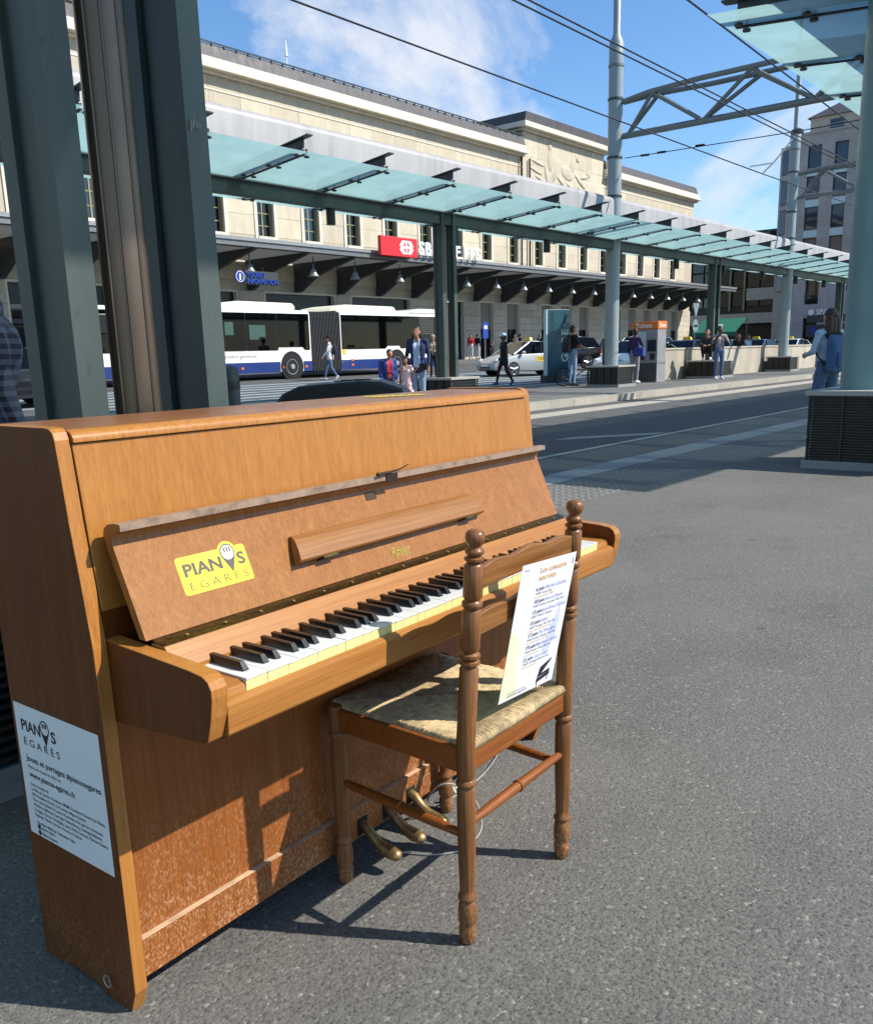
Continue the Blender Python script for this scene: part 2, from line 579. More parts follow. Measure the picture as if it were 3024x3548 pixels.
_txt_cache = {}
def text_into(mb, body, size, T, bold=0., spacing=1., shear=0., align='LEFT', extrude=0., width=None):
    """lettering as flat (or extruded) mesh faces, text plane = local XY of T"""
    cu = bpy.data.curves.new('t', 'FONT')
    cu.body = body; cu.size = size; cu.align_x = align
    cu.space_character = spacing; cu.shear = shear
    cu.offset = bold*size; cu.extrude = extrude; cu.resolution_u = 3
    ob = bpy.data.objects.new('t', cu)
    COL.objects.link(ob)
    dg = bpy.context.evaluated_depsgraph_get()
    me = bpy.data.meshes.new_from_object(ob.evaluated_get(dg))
    k = 1.
    if width:
        xs = [v.co.x for v in me.vertices]
        if xs: k = width/(max(xs)-min(xs))
    o = mb.T
    mb.T = o @ T
    mb.add([(v.co.x*k, v.co.y, v.co.z) for v in me.vertices], [tuple(p.vertices) for p in me.polygons])
    mb.T = o
    bpy.data.objects.remove(ob, do_unlink=True)
    bpy.data.curves.remove(cu); bpy.data.meshes.remove(me)
    return mb
def frame(o, x, y):
    """4x4 with local X along x, local Y along y"""
    x = Vector(x).normalized(); y = Vector(y); y = (y-x*y.dot(x)).normalized()
    z = x.cross(y)
    m = Matrix((x, y, z)).transposed().to_4x4()
    m.translation = Vector(o)
    return m

# ------------------------------------------------------------------ ground
GP = [(-400, 0), (4.86, -.08), (10.5, .02), (13, .06), (16, .1), (19, .15), (22, .22), (25, .31), (28, .43), (34, .62), (39, .76), (46, .8), (60, .8), (700, .8)]
def gz(y):
    for (a, p), (b, q) in zip(GP, GP[1:]):
        if y <= b:
            t = (y-a)/(b-a)
            return p+(q-p)*t
    return GP[-1][1]
PZ = .17      # top of the far tram platform

m = MB()
ys = [4.80, 6, 8, 10.5, 13, 16, 17.5, 19, 20.5, 22, 23.5, 25, 26.5, 28, 31, 34, 39, 46, 60, 700]
vs, fs = [], []
for y in ys:
    vs += [(-400, y, gz(y)), (900, y, gz(y))]
for i in range(len(ys)-1):
    fs.append((2*i, 2*i+1, 2*i+3, 2*i+2))
m.add(vs, fs)
road = struct(m.build('road', 'asphalt_road', smooth=60))
# near pavement: the tram platform the piano stands on
m = MB().bx(-400, 900, -400, 3.72, -.4, 0)
pave = struct(m.build('pavement', 'asphalt_near'))
m = MB().bx(-400, 900, 3.724, 4.50, -.4, 0)
band = m.build('tactile_strip', 'asphalt_platform', pave)
# stone kerb in lengths of a metre
ks = MB().bx(-.495, .495, 4.504, 4.86, -.4, .004).mesh('kerb_length', 'granite_grey')
for i in range(70):
    piece('kerb_stone', ks, pave, (-8+i*1.0, 0, random.uniform(-.002, .002)))
# raised studs of the tactile strip (thousands: one part)
m = MB()
for i in range(430):
    for k in range(7):
        x = -5+i*.105+(.05 if k % 2 else 0)
        y = 3.79+k*.098
        a = .019
        m.add([(x-a, y-a, 0), (x+a, y-a, 0), (x+a, y+a, 0), (x-a, y+a, 0), (x-a*.55, y-a*.55, .006), (x+a*.55, y-a*.55, .006), (x+a*.55, y+a*.55, .006), (x-a*.55, y+a*.55, .006)],
              [(4, 5, 6, 7), (0, 1, 5, 4), (1, 2, 6, 5), (2, 3, 7, 6), (3, 0, 4, 7)])
m.build('tactile_studs', 'stud_grey', band, kind='stuff')
# tram rail gutters and white line on the near lane
def strip(name, mt, x0, x1, y0, y1, dz=.004, n=1):
    q = MB()
    q.add([(x0, y0, gz(y0)+dz), (x1, y0, gz(y0)+dz), (x1, y1, gz(y1)+dz), (x0, y1, gz(y1)+dz)], [(0, 1, 2, 3)])
    return q.build(name, mt, road)
strip('line_marking', 'paint_white', -30, 200, 5.98, 6.08)
strip('gutter_band', 'asphalt_near', -30, 200, 4.9, 5.9)
strip('gutter_band', 'granite_kerb', -30, 200, 9.35, 9.95)
strip('rail', 'machine_grey', -30, 200, 9.18, 9.22, .005)
# diagonal worn marking on the lane
q = MB()
q.add([(12.6, 6.15, gz(6.15)+.004), (13.1, 6.15, gz(6.15)+.004), (11.6, 7.0, gz(7)+.004), (11.1, 7.0, gz(7)+.004)], [(0, 1, 2, 3)])
q.build('lane_marking', 'paint_white', road)
# far tram platform with its kerb stones
fp = MB().bx(-60, 160, 10.86, 15.9, -.3, PZ).build('far_platform', 'asphalt_platform')
struct(fp)
ks = MB().bx(-.495, .495, 10.5, 10.856, -.3, PZ+.004).mesh('far_kerb_length', 'granite_kerb')
for i in range(75):
    piece('kerb_stone', ks, fp, (6+i*1.0, random.uniform(-.004, .004), random.uniform(-.003, .003)))
# pale crossing stripes in front of the bus
for k in range(9):
    y = 17.0+k*1.05
    q = MB()
    y1 = y+.38
    q.add([(10, y, gz(y)+.006), (39, y, gz(y)+.006), (39, y1, gz(y1)+.006), (10, y1, gz(y1)+.006)], [(0, 1, 2, 3)])
    q.build('crossing_stripe', 'paint_blue_white', road)
# pavement in front of the station
m = MB().bx(-100, 140, 35.2, 40.2, 0, .86)
struct(m.build('station_pavement', 'asphalt_platform'))

# ------------------------------------------------------------------ station
FY = 40.0
st = thing('station_building', 'long pale limestone railway station with flat cornice and slate grey roof', 'station', (0, FY, 0))
def S(x0, x1, y0, y1, z0, z1, mb=None):
    return (mb or MB()).bx(x0, x1, y0, y1, z0, z1)
XL, XR = -20., 89.3
wins = [33.05+3.4*k for k in range(-15, 17)]
wins = [x for x in wins if XL+1 < x < XR-2]
# upper wall as bands and piers round real window openings (z 7.85..10.9)
m = MB()
m.bx(XL, XR, 0, .6, 5.5, 7.85)
m.bx(XL, XR, 0, .6, 10.9, 15.5)
xp = XL
for x in wins:
    m.bx(xp, x+.12, 0, .6, 7.85, 10.9); xp = x+1.46
m.bx(xp, XR, 0, .6, 7.85, 10.9)
m.bx(XL, XR, .6, 18, .8, 15.4)
m.build('wall', 'limestone', st)
for i, x in enumerate(wins):
    fr = MB()
    fr.bx(x, x+.2, -.07, .05, 7.7, 11.05).bx(x+1.38, x+1.58, -.07, .05, 7.7, 11.05)
    fr.bx(x+.2, x+1.38, -.07, .05, 10.85, 11.05).bx(x+.2, x+1.38, -.12, .06, 7.62, 7.85)
    w = fr.build('window', 'limestone_trim', st)
    MB().bx(x+.2, x+1.38, .30, .33, 7.85, 10.85).build('pane', 'win_dark' if i % 4 else 'win_blue', w)
    b = MB()
    b.bx(x+.75, x+.83, .26, .31, 7.85, 10.85).bx(x+.2, x+.28, .26, .31, 7.85, 10.85).bx(x+1.30, x+1.38, .26, .31, 7.85, 10.85)
    for z in (8.45, 9.1, 9.75, 10.4): b.bx(x+.28, x+1.30, .27, .30, z-.025, z+.025)
    b.build('glazing_bars', 'olive_frame', w)
# facing slabs of the upper wall, each proud of its joints
def slabs(x0, x1, zs, step=2.0):
    n = max(1, round((x1-x0)/step))
    for j, (z0, z1) in enumerate(zip(zs, zs[1:])):
        for k in range(n):
            p, q_ = x0+(x1-x0)*k/n, x0+(x1-x0)*(k+1)/n
            cube('stone_slab', 'limestone_slab', st, p+.009, q_-.009, -.012-random.uniform(0, .012), .05, z0+.008, z1-.008)
for (p, q_) in ((24.6, 58.9), (71.0, XR)):
    slabs(p, q_, [11.06, 12.9, 14.69]); slabs(p, q_, [14.83, 15.41])
slabs(24.6, XR, [5.52, 7.14], 3.0)
slabs(24.6, XR, [7.46, 7.6], 3.4)
for x in wins:
    if x > 24: slabs(x+1.6, x+3.38, [7.86, 8.9, 9.9, 10.9], 1.8)
# string course above the ground floor canopy, frieze line and cornice
m = MB()
m.bx(XL, XR, -.08, .02, 7.15, 7.45)
m.bx(XL, XR, -.05, .02, 14.70, 14.82)
for z0, z1, d in ((15.42, 15.56, .25), (15.56, 15.74, .62), (15.74, 15.80, .50), (15.80, 16.16, .38)):
    m.bx(XL, 58.9 if z0 > 15 else XR, -d, .6, z0, z1)
    m.bx(71.0, XR+.5, -d, .6, z0, z1)
m.build('cornice', 'limestone_trim', st, bevel=.03)
def roof(x0, x1):
    q = MB()
    q.prism([(-.33, 16.163), (-.14, 16.80), (.05, 16.90), (9, 17.7), (9, 16.163)], 'x', x0, x1)
    return q
r_ = roof(XL, 58.88)
r_.build('roof', 'lead_roof', st)
r_ = roof(71.02, XR+.2).build('roof', 'lead_roof', st)
# dark gutter rail and brackets along the roof edge
m = MB()
m.bx(XL, 58.8, -.22, -.16, 16.86, 16.93)
for i in range(100):
    x = XL+1+i*.78
    if x < 58.5: m.bx(x, x+.06, -.21, -.08, 16.74, 16.86)
m.build('gutter_rail', 'dark_steel', st)
for i in range(7):
    x = 27.5+i*5.6
    MB().bx(x, x+2.4, 2.5, 4.0, 17.0, 17.36).build('skylight', 'win_blue', st)
MB().tube((39.7, 4, 17.1), (39.7, 4, 19.2), .05, .03).tube((39.7, 4, 19.0), (39.7, 4, 19.9), .09, .02).build('antenna', 'sign_white', st)
# attic block over the entrance, with a carved relief
for (a0, a1) in ((58.9, 71.0), (9.0, 25.5)):
    m = MB()
    m.bx(a0, a1, -.02, 14, 12.5, 17.25)
    at = m.build('attic', 'limestone', st)
    if a0 > 30:
        for j, (z0, z1) in enumerate(((11.06, 12.4), (12.4, 14.0), (14.0, 15.6), (15.6, 17.2))):
            for k in range(6):
                w6 = (a1-a0)/6
                cube('stone_slab', 'limestone_slab', st, a0+k*w6+.008, a0+(k+1)*w6-.008, -.045-random.uniform(0, .01), .05, z0+.008, z1-.008)
    m = MB()
    m.bx(a0-.25, a1+.25, -.3, 14.2, 17.25, 17.42).bx(a0-.6, a1+.6, -.7, 14.6, 17.42, 17.8)
    m.build('attic_cornice', 'limestone_trim', at, bevel=.04)
    q = MB()
    q.prism([(a0-.5, 17.803), (a1+.5, 17.803), (a1+.35, 18.45), (a0-.35, 18.45)], 'y', -.6, 14.4)
    q.build('attic_roof', 'lead_roof', at)
    # windows under the relief
    for k in range(3):
        x = a0+2.7+k*2.5
        fw = MB().bx(x, x+1.7, -.075, .0, 11.5, 13.0).build('attic_window', 'win_dark', at)
        MB().bx(x+1.75, x+2.45, -.11, -.03, 12.3, 13.05).build('window_block', 'limestone_trim', fw)
    # relief: an abstract leaping group, modelled as low swellings
    rl = MB()
    rr = random.Random(3)
    cx = (a0+a1)/2
    def low(x, z, w, h, a):
        rl.ell((cx+x+.0, -.05, z-.1), (w*.8, .085, h*.85), 12, 7, Matrix.Rotation(a, 3, 'Y'))
    for (x, z, w, h, a) in ((-2.2, 15.9, .55, 1.1, .1), (-2.3, 16.75, .32, .38, 0), (-1.4, 15.2, .35, 1.2, .5), (-2.8, 14.7, .3, 1.0, -.3), (.2, 15.2, 1.3, .62, .25),
                            (1.1, 15.9, .45, .9, .45), (1.7, 16.5, .55, .3, .5), (2.2, 14.8, 1.3, .25, .5), (2.9, 15.2, .9, .2, -.2), (3.5, 15.5, .4, .3, .2), (-.6, 14.4, 1.1, .2, .5), (1.0, 14.1, 1.2, .2, .4),
                            (-4.0, 15.4, 1.2, .16, .15), (-4.3, 14.8, 1.2, .14, .2), (-3.4, 14.2, 1.4, .14, .25), (2.6, 13.8, 1.2, .2, .7)):
        low(x, z, w, h, a)
    rl.build('carved_relief', 'limestone_block', at, smooth=True)
MB().bx(54, 58.7, 6, 12, 17.0, 18.1).build('roof_housing', 'dark_steel', st)
for x in (58.5, 71.6, 59.6):
    MB().tube((x, -.2, 6.9), (x, -.2, 15.4), .07).build('downpipe', 'dark_iron', st, smooth=True)

# ground floor: openings between piers that are laid block by block
big = [(12.0, 17.5), (19.0, 24.0), (25.6, 31.6), (33.4, 38.9), (40.2, 45.8), (48.2, 51.6)]
small = [(53.3, 55.14), (56.65, 58.5), (61.4, 63.2), (64.3, 66.15), (67.2, 69.05), (72.9, 74.7), (75.9, 77.7), (78.9, 80.7), (81.9, 83.7), (84.9, 86.7)]
ops = big+small
m = MB()
m.bx(XL, XR, .1, .6, 4.95, 5.5)
m.build('lintel_band', 'limestone', st)
for i, (a, b) in enumerate(ops):
    top = 4.95
    fr = MB()
    fr.bx(a, a+.1, .0, .58, .8, top).bx(b-.1, b, .0, .58, .8, top).bx(a+.1, b-.1, .0, .58, top-.1, top)
    d = fr.build('doorway', 'limestone_trim', st)
    if b-a > 2.5:
        MB().bx(a+.1, b-.1, .40, .44, .86, top-.1).build('pane', 'win_dark', d)
        g = MB()
        nn = 4
        for k in range(nn+1):
            x = a+.1+(b-a-.2)*k/nn
            g.bx(x-.05, x+.05, .34, .41, .86, top-.1)
        g.bx(a+.1, b-.1, .35, .40, 3.1, 3.3)
        g.build('door_frame', 'dark_steel', d)
        MB().bx(a+.1, b-.1, .30, .34, 3.95, top-.1).build('shop_fascia', 'dark_facade', d)
    else:
        MB().bx(a+.1, b-.1, .40, .44, .86, 3.0).build('pane', 'win_dark', d)
        MB().bx(a+.1, b-.1, .32, .44, 3.0, top-.1).build('roller_blind', 'blind', d)
        g = MB().bx(a+.1, a+.18, .33, .41, .86, 3.0).bx(b-.18, b-.1, .33, .41, .86, 3.0).bx((a+b)/2-.04, (a+b)/2+.04, .33, .41, .86, 3.0)
        g.build('door_frame', 'dark_iron', d)
# pier blocks
edges = [XL]+[e for op in ops for e in op]+[XR]
blk, rest = 0, MB()
ch = .51
allb = []
for a, b in zip(edges[0::2], edges[1::2]):
    n = max(1, round((b-a)/1.15))
    for c in range(8):
        z = .86+c*ch
        off = .5 if (c % 2 and n > 1) else 0
        xs = [a]+[a+(b-a)*(k+off)/n for k in range(1, n)]+[b]
        for x0, x1 in zip(xs, xs[1:]):
            if x1-x0 > .15: allb.append((x0, x1, z))
        if off:
            pass
allb.sort(key=lambda t: abs(t[0]-55))
for i, (x0, x1, z) in enumerate(allb):
    e = random.uniform(0, .02)
    if i < 290:
        cube('stone_block', 'limestone_block', st, x0+.008, x1-.008, -.02-e, .6, z+.008, z+ch-.008)
    else:
        rest.bx(x0+.008, x1-.008, -.02-e, .6, z+.008, z+ch-.008)
rest.build('stone_blocks', 'limestone_block', st, kind='stuff')

# ------------------------------------------------------------------ station canopy
cn = thing('station_canopy', 'long dark steel canopy with slatted underside along the station front', 'canopy', (0, FY, 0))
MB().bx(-10, 88.6, -5.05, -4.9, 6.50, 6.86).build('fascia', 'grey_fascia', cn)
MB().bx(-10, 88.6, -5.12, -5.051, 6.74, 6.90).build('fascia_cap', 'machine_grey', cn)
xs = [29.0+3.4*k for k in range(-9, 18)]
wb = MB()
wb.prism([(0, 6.6), (0, 4.95), (-.35, 4.95), (-1.9, 5.75), (-4.88, 6.45), (-4.88, 6.6)], 'x', -.12, .12)
wme = wb.mesh('canopy_bracket', 'dark_steel')
for x in xs:
    if x > -10: piece('bracket', wme, cn, (x, 0, 0))
sl = MB().bx(-10, 88.5, -.026, .026, 6.50, 6.54).mesh('canopy_slat', 'grey_fascia')
for k in range(52):
    piece('slat', sl, cn, (0, -.15-k*.09, 0))
# fascia lettering and the red sign
q = MB()
sg = thing('station_sign', 'red sign box with white double arrow emblem on the canopy edge', 'sign', (37.04, FY-5.5, 6.62))
MB().bx(0, 3.02, -.12, .12, 0, 1.02).build('box', 'sign_red', sg, bevel=.02)
e = MB()
cx, cz = 2.1, .51
def poly(pts): e.add([(cx+x, -.125, cz+z) for x, z in pts], [tuple(range(len(pts)))])
poly([(-.5, -.06), (.5, -.06), (.5, .06), (-.5, .06)])
poly([(-.055, .062), (.055, .062), (.055, .36), (-.055, .36)])
poly([(-.055, -.36), (.055, -.36), (.055, -.062), (-.055, -.062)])
for s_ in (-1, 1):
    for t_ in (-1, 1):
        poly([(s_*.60, t_*.062), (s_*.44, t_*.062), (s_*.20, t_*.36), (s_*.36, t_*.36)])
        poly([(s_*.20, t_*.36), (s_*.075, t_*.36), (s_*.28, t_*.064), (s_*.42, t_*.064)])
e.build('emblem', 'sign_white', sg)
p = MB()
for x in (.3, 2.7): p.tube((x, .3, -.05), (x, .1, .4), .04)
p.build('bracket', 'dark_steel', sg)
tx = MB()
sl_ = thing('station_lettering', 'white raised letters of the railway names beside the red sign box', 'lettering', (40.5, FY-5.3, 6.92))
for x, s_ in ((0, 'SBB'), (2.12, 'CFF'), (4.18, 'FFS')):
    for k, ch_ in enumerate(s_):
        tx = MB()
        text_into(tx, ch_, .95, frame((x+k*.60, 0, 0), (1, 0, 0), (0, 0, 1)), bold=.025, extrude=.05, width=.50)
        tx.build('letter', 'sign_white', sl_)
# tourist information sign under the canopy
ti = thing('information_sign', 'blue tourist information sign with round letter i hanging under the canopy', 'sign', (28.05, FY-4.4, 4.9))
ti.scale = (.66, .66, .66)
q = MB().lathe([(0.01, 0), (.42, 0), (.42, .12), (.01, .12)], 28, (.42, 0, .42), (0, 1, 0))
q.build('disc', 'sign_blue', ti, smooth=True)
q = MB()
q.lathe([(.35, -.006), (.385, -.006), (.385, .0), (.35, 0)], 28, (.42, 0, .42), (0, 1, 0), caps=False)
text_into(q, 'i', .62, frame((.35, -.01, .2), (1, 0, 0), (0, 0, 1)), bold=.05)
q.build('letter', 'sign_white', ti)
q = MB()
text_into(q, 'TOURIST', .46, frame((1.0, -.02, .43), (1, 0, 0), (0, 0, 1)), bold=.03, extrude=.03, width=1.75)
q.build('lettering', 'sign_blue', ti)
q = MB()
text_into(q, 'INFORMATION', .46, frame((1.0, -.02, -.02), (1, 0, 0), (0, 0, 1)), bold=.03, extrude=.03, width=2.95)
q.build('lettering', 'sign_blue', ti)
MB().tube((.42, .06, .84), (.42, .06, 1.2), .025).tube((2.6, .06, .4), (2.6, .06, 1.2), .025).bx(.9, 4.0, .04, .07, -.1, .86).build('hanger', 'dark_steel', ti)

# bell lamps under the canopy
lm_px = [26.0, 29.2, 33.4, 36.5, 40.2, 43.4, 46.6, 49.8, 53.0, 56.2, 59.4, 62.6, 65.8, 69.0, 72.2, 75.4, 78.6, 81.8, 85.0]
hd = MB().lathe([(.03, .62), (.03, .40), (.12, .36), (.17, .2), (.27, .04), (.30, 0), (.26, 0), (.05, .3)], 16).mesh('lamp_bell', 'bell_silver')
sh = MB().tube((0, 0, .5), (0, 0, 1.0), .025, seg=6).mesh('lamp_stem', 'dark_steel')
bu = MB().ell((0, 0, .12), (.09, .09, .10), 10, 6).mesh('lamp_bulb', 'lamp_glass')
for me in (hd, bu): me.polygons.foreach_set('use_smooth', [True]*len(me.polygons))
for i, x in enumerate(lm_px):
    t_ = thing('canopy_lamp', 'silver bell shaped lamp hanging under the dark station canopy', 'lamp', (x, FY-4.1, 5.42), 0, 'bell lamps under the station canopy')
    piece('shade', hd, t_); piece('stem', sh, t_); piece('bulb', bu, t_)

# ------------------------------------------------------------------ buildings at the end of the street
rb = thing('office_building', 'grey stone office block with dark windows and set back top floor', 'building', (100, 0, 0))
Y0, Y1, YC = 4.0, 33.4, 35.9
cols = [(31.9, 1.35), (29.3, 1.3), (26.7, 1.3), (24.1, 1.3), (21.5, 1.3), (18.9, 1.3), (16.3, 1.3), (13.7, 1.3)]
rows = [(18.9, 21.1), (15.9, 18.15), (12.9, 15.2), (9.8, 12.1)]
m = MB()
m.bx(.5, 14, Y0, Y1, .5, 22.2)                     # core behind the windows
zz = [8.6]+[v for r in sorted(rows) for v in r]+[22.2]
for a, b in zip(zz[0::2], zz[1::2]): m.bx(0, .5, Y0, Y1, a, b)
for (za, zb) in rows:
    yp = Y0
    for (yc, w) in sorted(cols):
        m.bx(0, .5, yp, yc-w/2, za, zb); yp = yc+w/2
    m.bx(0, .5, yp, Y1, za, zb)
m.build('wall', 'grey_cladding', rb)
for (za, zb) in rows:
    for j, (yc, w) in enumerate(cols):
        f_ = MB().bx(.10, .2, yc-w/2, yc-w/2+.08, za, zb).bx(.10, .2, yc+w/2-.08, yc+w/2, za, zb).bx(.1, .2, yc-w/2+.08, yc+w/2-.08, za, za+.08).bx(.1, .2, yc-w/2+.08, yc+w/2-.08, zb-.08, zb).build('window', 'dark_steel', rb)
        MB().bx(.22, .26, yc-w/2, yc+w/2, za, zb).build('pane', 'win_blue', f_)
        if za > 12: MB().bx(-.02, .06, yc-w/2, yc+w/2, za-.75, za-.08).build('spandrel', 'totem_light', f_)
# angled corner with narrow windows
ca = frame((0, Y1, 0), (1.6, 2.5, 0), (0, 0, 1))
m = MB(ca); m.bx(0, 2.97, .5, 21.6, 0, 6); m.build('corner_wall', 'grey_cladding', rb)
for (za, zb) in rows+[(7.0, 9.2)]:
    for x in (.35, 1.6):
        f_ = MB(ca).bx(x, x+1.0, za-.1, zb+.1, -.04, .0).build('window', 'dark_steel', rb)
        MB(ca).bx(x+.06, x+.94, za, zb, -.05, -.03).build('pane', 'win_blue', f_)
# lower storeys
m = MB()
m.bx(-.25, .5, Y0, Y1, 8.0, 8.6).bx(-.15, .5, Y0, Y1, 4.0, 5.4)
yy = [33.4, 32.0, 30.6, 27.2, 25.9, 22.5, 21.0, 17.6, 16, 12.6, 11, 8, Y0]
for a, b in zip(yy[0::2], yy[1::2]): m.bx(-.15, .5, b, a, 5.4, 8.0).bx(-.15, .5, b, a, .5, 4.0)
m.build('base_wall', 'grey_light_cladding', rb)
for a, b in zip(yy[1::2], yy[2::2]):
    w_ = MB().bx(.25, .3, b, a, 5.4, 8.0).build('window', 'win_dark', rb)
    g = MB()
    for k in range(9): g.tube((-.05, b+(a-b)*k/8, 5.4), (-.05, b+(a-b)*k/8, 6.3), .02, seg=5)
    g.tube((-.05, b, 6.3), (-.05, a, 6.3), .03, seg=5)
    g.build('railing', 'dark_steel', w_)
    MB().bx(.25, .3, b, a, .5, 4.0).build('shop_window', 'win_dark', rb)
# attic floor and roof
m = MB().bx(1.5, 13, 16, 33.0, 22.2, 24.0); m.build('top_floor', 'limestone', rb)
m = MB()
m.add([(1.2, 15.7, 24.0), (13.3, 15.7, 24.0), (13.3, 33.3, 24.0), (1.2, 33.3, 24.0), (5, 19, 26.3), (9, 19, 26.3), (9, 30, 26.3), (5, 30, 26.3)],
      [(0, 3, 2, 1), (4, 5, 6, 7), (0, 1, 5, 4), (1, 2, 6, 5), (2, 3, 7, 6), (3, 0, 4, 7)])
m.build('roof', 'lead_roof', rb)
for y in (31.0, 28.2, 25.4, 22):
    w_ = MB().bx(1.40, 1.49, y-1.3, y, 22.5, 23.6).build('window', 'win_blue', rb)
    g = MB()
    for z in (22.6, 22.85, 23.1): g.tube((1.1, y-1.5, z), (1.1, y+.1, z), .025, seg=5)
    g.build('railing', 'alloy', w_)
MB().bx(-.12, .4, Y0, Y1, 22.2, 22.42).build('parapet', 'grey_cladding', rb)
# shop sign on the office block
q = MB()
ssg = thing('shop_sign', 'white shop lettering with hexagon mark over dark directory board', 'sign', (99.8, 31.5, 4.35))
MB().bx(-.02, .04, -5.2, .1, -.85, -.1).bx(-.02, .04, -5.2, .1, -2.3, -1.05).build('board', 'machine_dark', ssg)
q.add([(-.06, -.32+.34*math.cos(R(60*k+30)), .22+.34*math.sin(R(60*k+30))) for k in range(6)], [tuple(range(6))])
text_into(q, 'SPACES', .72, frame((-.06, -.85, -.03), (0, -1, 0), (0, 0, 1)), bold=.03, extrude=.02)
q.build('lettering', 'sign_white', ssg)
q = MB()
text_into(q, 'ARCADE', .42, frame((-.08, -1.3, -1.8), (0, -1, 0), (0, 0, 1)), bold=.02)
q.build('lettering', 'sign_white', ssg)
q = MB().bx(-.075, -.03, -.95, -.35, -1.95, -1.25).build('blue_mark', 'sign_blue', ssg)

# dark glazed block between station and offices
db = thing('glass_building', 'dark glazed building with pale concrete band between station and grey offices', 'building', (112, 34, 0))
MB().bx(1, 20, 0, 22, .5, 15).bx(.6, 1, 0, 22, 5.2, 6.0).build('core', 'dark_facade', db)
MB().bx(-1.2, 1, -1, 22, 4.0, 5.2).build('band', 'limestone_block', db)
for k in range(12):
    for r__ in range(4):
        y = .4+k*1.8; z = 6.15+r__*2.2
        w_ = MB().bx(.7, .8, y, y+1.6, z, z+1.95).build('pane', 'win_dark', db)
for k in (2, 5, 6, 9):
    MB().bx(.3, .55, k*1.8+.2, k*1.8+.42, 5.6, 13.5).build('yellow_fin', 'olive_frame', db)
MB().bx(.3, 1, 4, 9, 6.8, 8.2).build('balcony_panel', 'limestone_block', db)

# ------------------------------------------------------------------ tram shelters
def hbeam(mb, x, y, w, d, z0, z1, t=.012):
    """deep channel column: narrow face to the street, recessed web on both flanks"""
    mb.bx(x-w/2, x+w/2, y-d/2, y-d/2+t, z0, z1)
    mb.bx(x-w/2, x+w/2, y+d/2-t, y+d/2, z0, z1)
    mb.bx(x-w/2+.018, x+w/2-.018, y-d/2+t, y+d/2-t, z0, z1)
    for s in (-1, 1):
        mb.bx(x+s*(w/2-.009)-.009, x+s*(w/2-.009)+.009, y-d/2+t, y-d/2+t+.055, z0, z1)
        mb.bx(x+s*(w/2-.009)-.009, x+s*(w/2-.009)+.009, y+d/2-t-.055, y+d/2-t, z0, z1)
    return mb

